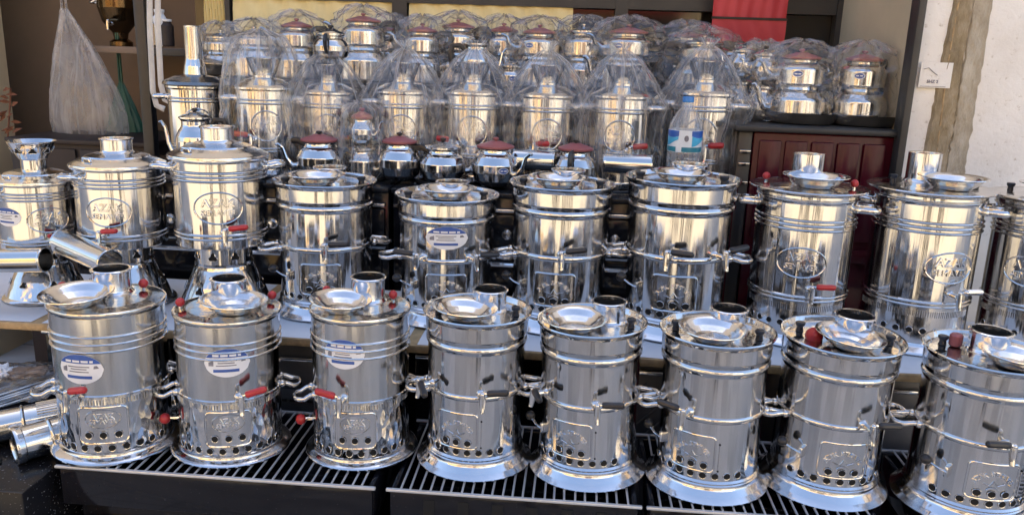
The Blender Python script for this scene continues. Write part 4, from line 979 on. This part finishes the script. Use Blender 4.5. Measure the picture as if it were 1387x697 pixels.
POTS = [(433, 2.56, .074, .112, 'pink_plastic', 'black_plastic', 205, 170, None, 'round steel pot with red lid and black handle beside the tall bag'),
        (541, 2.58, .070, .115, 'pink_plastic', 'black_plastic', 60, 175, None, 'round steel pot with red lid, black handle turned to the pink-lidded bag'),
        (600, 2.56, .073, .105, 'steel', 'black_plastic', 20, 165, None, 'round steel pot with steel lid and black knob'),
        (671, 2.55, .074, .115, 'pink_plastic', 'pink_plastic', 330, 120, 26, 'round steel pot with red lid and blue oval badge'),
        (779, 2.58, .070, .115, 'pink_plastic', 'black_plastic', 80, 262, None, 'round steel pot with red lid and black handle facing the street')]
for (xc, Y, r, h, lm, km, sp, hd, bd, lb) in POTS:
    p = aty(xc, 215, Y); t = thing('tea_pot', lb, 'teapot', (p.x, Y, ZS+.008), group='round pots on the cookers'); pot(t, r, h, lm, km, sp, hd, badge=bd)
def teaset(label, xc, Y, z, r, spout=200, handle=20, wrapped=True, rot=0, h1=.125, h2=.085, lid='pink_plastic', badge=None, zoff=0, single=False):
    p = aty(xc, 100, Y); t = thing('teapot_set', label, 'teapot set', (p.x, Y, z), group='stacked teapot sets')
    hm = 'black_plastic'
    o = pot(t, r, h1, 'steel', 'black_plastic', spout, handle, hm, 0, straight=True, badge=badge) if single else None
    H = h1
    if not single:
        key = 'kettle%.3f%.3f' % (r, h1)
        k = link('kettle', cached(key, lambda: MB().lathe([(1e-5, 0), (r*.9, 0), (r*.97, h1*.02), (r, h1*.08), (r, h1*.60), (r*.97, h1*.68), (r*.82, h1*.82), (r*.68, h1*.9), (r*.66, h1*.97), (r*.70, h1)], 48, 0).mesh('kettle', 'steel')), t)
        sp = cached('sp2%.3f' % r, lambda: MB().tube([(r*.85, 0, h1*.30), (r*1.15, 0, h1*.36), (r*1.32, 0, h1*.60), (r*1.40, 0, h1*.85), (r*1.55, 0, h1*.97), (r*1.65, 0, h1*.95)], [r*.15, r*.13, r*.1, r*.085, r*.075, r*.06], 10, 0).mesh('spout', 'steel')); link('spout', sp, k, rot=(0, 0, R(spout)))
        hd = cached('hd2%.3f' % r, lambda: MB().tube([(r*.7, 0, h1*.84), (r*1.0, 0, h1*.95), (r*1.35, 0, h1*.92), (r*1.48, 0, h1*.72), (r*1.38, 0, h1*.45), (r*1.15, 0, h1*.3), (r*.95, 0, h1*.32)], [r*.05, r*.1, r*.11, r*.12, r*.11, r*.1, r*.05], 8, 0, flat=1.4).mesh('handle', hm)); link('handle', hd, k, rot=(0, 0, R(handle)))
        pot(t, r*.84, h2, lid, lid, spout, handle, hm, h1+.001, badge=badge, straight=True); H = h1+h2+.045
    else: H = h1+.045
    if wrapped:
        pr = [(r*1.0, .003), (r*1.25, .02), (r*1.22, h1*.8), (r*1.1, h1*1.15), (r*1.1, h1+h2*.7), (r*.95, H-.014), (r*.5, H+.012), (.02, H+.02), (.012, H+.022)]
        link('plastic_wrap', bag_mesh(pr, int(xc), .07, 7, n=110, rings=60, flat=False, crump=.018, sx=1.16, sy=.95, mat='plastic_film_crisp'), None, (p.x, Y, z), label='crumpled clear wrap on the '+label.replace('teapot set', 'set'), cat='plastic wrap', group='plastic wraps round teapot sets')
    return t
TS = [(302, 3.10, .070, 175, 20, 1, .11, .05, 'steel', 'low kettle by the black pan under the narrow yellow reflection'),
      (347, 3.12, .085, 190, 10, 1, .14, .04, 'steel', 'wide kettle behind the tall narrow bag'),
      (404, 3.14, .075, 200, 10, 1, .135, .085, 'pink_plastic', 'red-lidded teapot set beside the wide kettle'),
      (493, 3.12, .085, 215, 15, 1, .15, .10, 'pink_plastic', 'tallest red-lidded teapot set beside the round unwrapped pot'),
      (528, 3.22, .07, 330, 180, 1, .13, .09, 'pink_plastic', 'red-lidded teapot set pushed behind the tallest set'),
      (572, 3.12, .072, 200, 0, 1, .13, .085, 'pink_plastic', 'red-lidded teapot set beside the first dark mullion'),
      (620, 3.20, .08, 200, 0, 1, .14, .10, 'pink_plastic', 'red-lidded teapot set behind the unwrapped kettle'),
      (681, 3.22, .07, 330, 190, 1, .13, .10, 'pink_plastic', 'red-lidded teapot set behind the spout of the unwrapped kettle'),
      (729, 3.14, .08, 190, 10, 1, .135, .09, 'pink_plastic', 'red-lidded teapot set over the bag with the badge pot'),
      (788, 3.16, .078, 340, 170, 1, .135, .10, 'steel', 'steel-lidded teapot set before the right-hand yellow reflection'),
      (848, 3.08, .09, 200, 5, 1, .145, .09, 'pink_plastic', 'broad red-lidded teapot set before the second dark mullion'),
      (925, 3.20, .085, 200, 10, 1, .14, .09, 'pink_plastic', 'red-lidded teapot set beside the red reflection'),
      (950, 3.06, .092, 350, 170, 1, .145, .055, 'steel', 'broad kettle above the bag behind the bottle')]
for (xc, Y, r, sp, hd, wr, h1, h2, lm, lb) in TS: teaset(lb, xc, Y, ZU, r*1.17, sp, hd, bool(wr), h1=h1*.86, h2=h2*.86, lid=lm, badge=-25 if xc in (848, 729) else None)
teaset('unwrapped steel kettle with curved spout on the shelf edge', 645, 3.06, ZU, .062, 15, 195, False, h1=.145, single=True)
teaset('small unwrapped pot with red lid and blue badge', 692, 3.08, ZU, .05, 30, 210, False, h1=.07, single=True, badge=15)
p = aty(449, 90, 2.72)
t = thing('tea_pot', 'round unwrapped pot with black handle on the top of the bagged samovar', 'teapot', (p.x, 2.72, ZS+.375), group='round pots on the cookers'); pot(t, .060, .075, 'steel', 'black_plastic', 100, 275)
# small bagged pot with the pink lid
p = aty(491, 200, 2.60)
t = thing('teapot_set', 'slim bagged teapot set with a pink lid standing on the cooker', 'teapot set', (p.x, 2.60, ZS+.004), group='stacked teapot sets')
pot(t, .052, .09, 'steel', 'black_plastic', 340, 200, straight=True); pot(t, .044, .075, 'pink_plastic', 'pink_plastic', 340, 200, z0=.115)
link('plastic_wrap', bag_mesh([(.06, .003), (.085, .03), (.082, .13), (.07, .17), (.068, .22), (.04, .24), (.01, .243)], 77, .06, 8, n=56, rings=30, crump=.008), None, (p.x, 2.60, ZS+.004), label='clear plastic bag round the slim teapot set with pink lid', cat='plastic wrap', group='plastic wraps round teapot sets')
# two loose pipes lying behind the pots
for (xa_, ya_, xb_, yb_, lb) in ((695, 206, 752, 216, 'steel chimney pipe lying behind the badge pot'), (818, 208, 884, 216, 'steel chimney pipe lying behind the last red-lidded pot')):
    A = aty(xa_, ya_+8, 2.60); B = aty(xb_, yb_+4, 2.585); A.z = B.z = ZS+.085
    pipe(lb, A, B, .034)
    for k, P_ in enumerate((A, B)): pass
# right side: two teapot sets in pans on the red stove
for (xc, r, sp, hd, lb, bd) in ((1083, .094, 185, 12, 'teapot set in the shallow pan on the red stove', -18), (1168, .088, 160, 30, 'teapot set in the deep black pan on the red stove', -24)):
    p = aty(xc, 165, 2.80); Z0 = ZR
    pn = thing('black_pan', 'shallow black pan on the red stove' if xc < 1100 else 'deep black pan on the red stove', 'pan', (p.x, 2.80, Z0))
    link('pan_body', MB().lathe([(1e-5, 0), (.098, 0), (.106, .004), (.118, .034), (.120, .036), (.116, .034), (.104, .006), (1e-5, .004)], 48, 0).mesh('pan_body', 'pan_black'), pn)
    link('pan_handle', MB().tube([(.10, 0, .034), (.14, 0, .042), (.20, 0, .044)], [.009, .010, .012], 8, 0, flat=.6).mesh('pan_handle', 'pan_black'), pn, rot=(0, 0, R(60)))
    teaset(lb, xc, 2.80, Z0+.006, r, sp, hd, True, h1=.115, h2=.082, badge=bd)
p = aty(1040, 165, 2.76)
for k, (dx, dy, hh) in enumerate(((-.075, .05, .115), (-.012, .0, .105))):
    t = thing('small_kettle', 'small bagged steel kettle with curved spout beside the shallow pan', 'kettle', (p.x+dx, 2.84+dy, ZR), group='small kettles on the red stove'); pot(t, .052, hh, 'steel', 'black_plastic', 175, None); pot(t, .046, .075, 'steel', 'black_plastic', 175, None, z0=hh+.03)
link('plastic_wrap', bag_mesh([(.105, .003), (.125, .03), (.12, .13), (.105, .2), (.06, .245), (.012, .262)], 41, .10, 7, n=88, rings=56, crump=.03, mat='plastic_film_crisp'), None, (p.x-.02, 2.87, ZR), label='crumpled clear plastic over the small kettles on the red stove', cat='plastic wrap', group='plastic wraps round teapot sets')

# ------------------------------------------------------------------ bottle
Y = 2.53; p = aty(927, 200, Y); zc = aty(935, 131, Y).z; H = zc-ZS
bt = thing('water_bottle', 'clear plastic water bottle with blue cap and blue-white label', 'bottle', (p.x, Y, ZS))
r = .052
pr = [(1e-5, .004), (r*.7, 0), (r*.95, .006), (r, .02)]
for k in range(4): z = .03+.022*k; pr += [(r, z), (r*.96, z+.008), (r, z+.016)]
pr += [(r, H*.45), (r*.985, H*.46), (r*.985, H*.68), (r, H*.69), (r*.93, H*.74), (r*.62, H*.84), (r*.36, H*.90), (r*.28, H*.93), (r*.28, H*.97)]
link('bottle_body', MB().lathe(pr, 48, 0).mesh('bottle_body', 'bottle_plastic'), bt)
plain('label_film', (.70, .76, .82), .3, .05); plain('label_blue', (.02, .10, .42), .3, .3, 30); plain('label_cyan', (.06, .40, .66), .3, .2, 30); plain('label_teal', (.02, .20, .28), .3, .1)
lbnd = link('label_band', MB().lathe([(r*.99, H*.462), (r*.993, H*.464), (r*.993, H*.676), (r*.99, H*.678)], 48, 0).mesh('label_band', 'label_film'), bt)
def lab(nm, mat, top, bot, a0, a1, w_):
    b = MB(); n = 20; rr = r*.995
    vs = []
    for i in range(n+1):
        u = a0+(a1-a0)*i/n; vs += [(u*rr, H*bot(u), w_), (u*rr, H*top(u), w_)]
    b.add(vs, [(2*i, 2*i+2, 2*i+3, 2*i+1) for i in range(n)]).mapv(wrap(rr)); link(nm, b.mesh(nm, mat), lbnd)
for a_ in (-1.5, .25, 1.9):
    lab('label_wave', 'label_blue', lambda u: .674, lambda u: .625-.02*math.sin((u-a_)*3), a_, a_+1.0, .0005)
    lab('label_swoosh', 'label_cyan', lambda u: .624-.02*math.sin((u-a_)*3), lambda u: .56-.04*math.cos((u-a_)*2.4), a_+.02, a_+.98, .0006)
    lab('label_strip', 'label_teal', lambda u: .515, lambda u: .468, a_-.55, a_+.85, .0009)
    lab('label_mark', 'sticker_grey', lambda u: .60+.03*math.sqrt(max(0, 1-((u-a_+.3)/.13)**2)), lambda u: .60-.03*math.sqrt(max(0, 1-((u-a_+.3)/.13)**2)), a_-.43, a_-.17, .0007)
link('cap', MB().lathe([(r*.31, H*.945), (r*.33, H*.95), (r*.33, H*.995), (r*.29, H), (1e-5, H)], 24, 0).mesh('cap', 'blue_plastic'), bt)

# ------------------------------------------------------------------ left: tall samovar, kettle, pan
Y = 2.70; p = aty(268, 160, Y); zl = aty(268, 116, Y).z; s_ = (zl-ZS)/.236
t = samovar_e('bare steel samovar with dark lid and tall chimney pipe behind the drum samovar', (p.x, Y, ZS), (.95, s_), 30, 1, 0, funnel=False)
t['group'] = 'samovars with tall pipe'
link('dark_lid', MB().lathe([(.102, .237), (.112, .240), (.108, .248), (.07, .262), (.034, .268)], 40, 0).mesh('dark_lid', 'steel_dark'), t)
zp = (aty(262, 35, Y).z-ZS)/s_
link('chimney_pipe', MB().lathe([(.040, .262), (.036, .29), (.030, .31), (.030, zp-.004), (.031, zp), (.028, zp), (.028, .3)], 36, 0).mesh('chimney_pipe', 'steel'), t)
p = aty(262, 190, 2.5); t = thing('kettle', 'steel kettle with curved spout and rounded lid behind the drum samovar', 'kettle', (p.x, 2.52, ZS+.004))
pot(t, .062, .175, 'steel', 'black_plastic', 185, 10, straight=True)
p = aty(297, 118, 2.88); t = thing('black_pan', 'black lidded pan on the shelf by the tall chimney pipe', 'pan', (p.x, 3.1, ZU))
p = aty(297, 118, 3.1); t.location = (p.x, 3.1, ZU)
link('pan_body', MB().lathe([(1e-5, 0), (.08, 0), (.092, .01), (.096, .045), (.10, .047), (.093, .045), (1e-5, .044)], 40, 0).mesh('pan_body', 'pan_black'), t)
link('pan_lid', MB().lathe([(.10, .048), (.10, .052), (.08, .066), (.03, .078), (1e-5, .08)], 40, 0).mesh('pan_lid', 'steel_dark'), t)
link('lid_knob', MB().ball((0, 0, .09), .012, 12).mesh('lid_knob', 'black_plastic'), t)

# ------------------------------------------------------------------ left interior
X = aty(198, 100, 2.95).x
link('steel_post', boxmesh('steel_post', (X-.02, 2.93, 0), (X+.02, 2.97, 2.29), 'black_metal', .003), None, label='black square steel post at the shop corner', cat='post')
for k, (xx, yb_) in enumerate(((205, 148), (216, 140))):
    pts = [aty(xx-3, -60, 2.9), aty(xx-2, 40, 2.9), aty(xx+2, yb_-25, 2.9), aty(xx+7, yb_-5, 2.9), aty(xx+18, yb_, 2.9)]
    link('bent_bar', MB().tube(pts, .011, 8, 0, flat=.35).mesh('bent_bar', 'white_bar'), None, label='white bent flat bar hanging by the black post, ' + ('nearest the post' if k == 0 else 'the second from the post'), cat='bar', group='white bent bars')
# hanging carrier bags
def hang_bag(label, px0, pyt, pyb, wpx, Y, mat, seed, name='carrier_bag', shear=0):
    p = aty(px0, pyb, Y); zt_ = aty(px0-18, pyt, Y).z; H = zt_-p.z; dep = (p-CO).dot(CF); wr = wpx/2*dep/FPX
    t = thing(name, label, 'carrier bag', (p.x, Y, p.z))
    pr = [(wr*.2, 0), (wr*.72, H*.02), (wr*.95, H*.10), (wr*1.0, H*.25), (wr*.85, H*.45), (wr*.55, H*.68), (wr*.28, H*.85), (wr*.08, H)]
    link('bag_body', bag_mesh(pr, seed, .15, 9, n=90, rings=36, crump=.002, sx=1, sy=.45, mat=mat), t)
    for q in t.children[0].data.vertices: q.co.x += shear*max(0, q.co.z/H)**1.5*wr; q.co.z -= .25*max(0, -q.co.x)*(1-q.co.z/H)
    link('bag_loop', MB().tube([(shear*wr+wr*.06, 0, H-.01), (shear*wr, 0, 2.238-p.z), (shear*wr-wr*.06, 0, H-.01)], .006, 6, 0).mesh('bag_loop', mat), t)
    for ch in t.children:
        pass
    return t
hang_bag('pale plastic carrier bag hanging full on the interior wall', 126, 12, 200, 104, 3.6, 'carrier_film', 5, shear=-.42)
hang_bag('green plastic carrier bag hanging behind the pale bag', 172, 110, 212, 56, 3.72, 'bag_green', 8)
p = aty(12, 150, 3.5)
t = thing('dried_plant', 'dark brown dried plant sprig hanging on the interior wall', 'plant', (p.x, 3.5, p.z))
link('stem', MB().tube([(-.02, 0, -.12), (.0, 0, -.02), (.015, 0, .06), (.02, 0, .1)], .004, 6, 0).mesh('stem', 'brown_leaf'), t)
lf = MB(); lf.add([(0, 0, 0), (.03, .006, .012), (.075, .0, .004), (.03, -.006, -.006), (.035, .0, .018)], [(0, 1, 4), (0, 4, 3), (1, 2, 4), (4, 2, 3)])
LF = lf.mesh('leaf', 'brown_leaf')
for k in range(12): link('leaf', LF, t, (.018*math.sin(k), 0, -.1+.017*k), (random.uniform(-.6, .6), random.uniform(-.4, .9), random.choice((0, PI))+random.uniform(-.5, .5)), (.8, .8, .8))
zs_ = aty(165, 63, 3.75).z; x0 = aty(128, 63, 3.75).x
link('wall_shelf', boxmesh('wall_shelf', (x0, 3.62, zs_-.03), (XL-.002, 4.099, zs_), 'interior_wall', .004), None, label='brown wall shelf carrying the brass samovar indoors', cat='shelf')
p = aty(165, 63, 3.75)
t = thing('brass_samovar', 'old dark brass samovar on the indoor shelf', 'samovar', (p.x, 3.75, zs_))
link('body', MB().lathe([(.05, 0), (.05, .02), (.03, .035), (.035, .06), (.075, .11), (.09, .17), (.092, .24), (.07, .27), (.05, .28), (.02, .30), (.02, .34), (1e-5, .345)], 40, 0).mesh('body', 'brass'), t)
for sgn in (-1, 1): link('side_handle', cached('hbr', lambda: loop_handle(.088, .02, .045, .005)), t, (0, 0, .2), (0, 0, R(90*sgn)))
tm = cached('tapbr', lambda: tap_mesh(.07, 1, 'brass', 0)); o = link('tap', tm[0], t, (0, 0, .1)); link('tap_handle', tm[1], o)
for k, (xx, hh, mt) in enumerate(((214, .12, 'steel_dark'), (222, .15, 'foam'), (231, .11, 'dark_brown'))):
    p = aty(xx, 63, 3.39); q = thing('jar', ('steel', 'white', 'brown')[k]+' jar on the indoor ledge behind the bent bars', 'jar', (p.x, 3.37, p.z), group='jars indoors')
    link('jar_body', MB().lathe([(1e-5, 0), (.024, 0), (.026, .004), (.026, hh*.75), (.018, hh*.85), (.018, hh*.9)], 20, 0).mesh('jar_body', mt), q)
    link('jar_lid', MB().lathe([(.02, hh*.9), (.021, hh*.98), (1e-5, hh)], 20, 0).mesh('jar_lid', 'foam'), q)
p0 = aty(205, 65, 3.37); p1 = aty(262, 66, 3.37)
link('ledge', boxmesh('ledge', (p0.x, 3.30, p0.z-.03), (p1.x, YW-.03, p0.z-.001), 'dark_frame', .003), None, label='narrow dark ledge under the jars by the bent bars', cat='ledge')
# dark brown cabinet in the interior
p0 = aty(8, 186, 3.3); p1 = aty(196, 186, 3.3)
t = thing('wood_cabinet', 'dark brown wooden cabinet standing below the carrier bags', 'cabinet', (p0.x, 3.3, 0))
link('carcass', boxmesh('carcass', (0, .02, 0), (p1.x-p0.x, .5, p0.z-.02), 'dark_brown', .004), t)
link('cabinet_top', boxmesh('cabinet_top', (-.01, 0, p0.z-.0195), (p1.x-p0.x+.01, .51, p0.z), 'dark_brown', .004), t)
for k in range(2): link('cabinet_door', boxmesh('cabinet_door', (.01+(p1.x-p0.x)/2*k, .006, .05), ((p1.x-p0.x)/2*(k+1)-.01, .0195, p0.z-.04), 'dark_brown', .003), t)
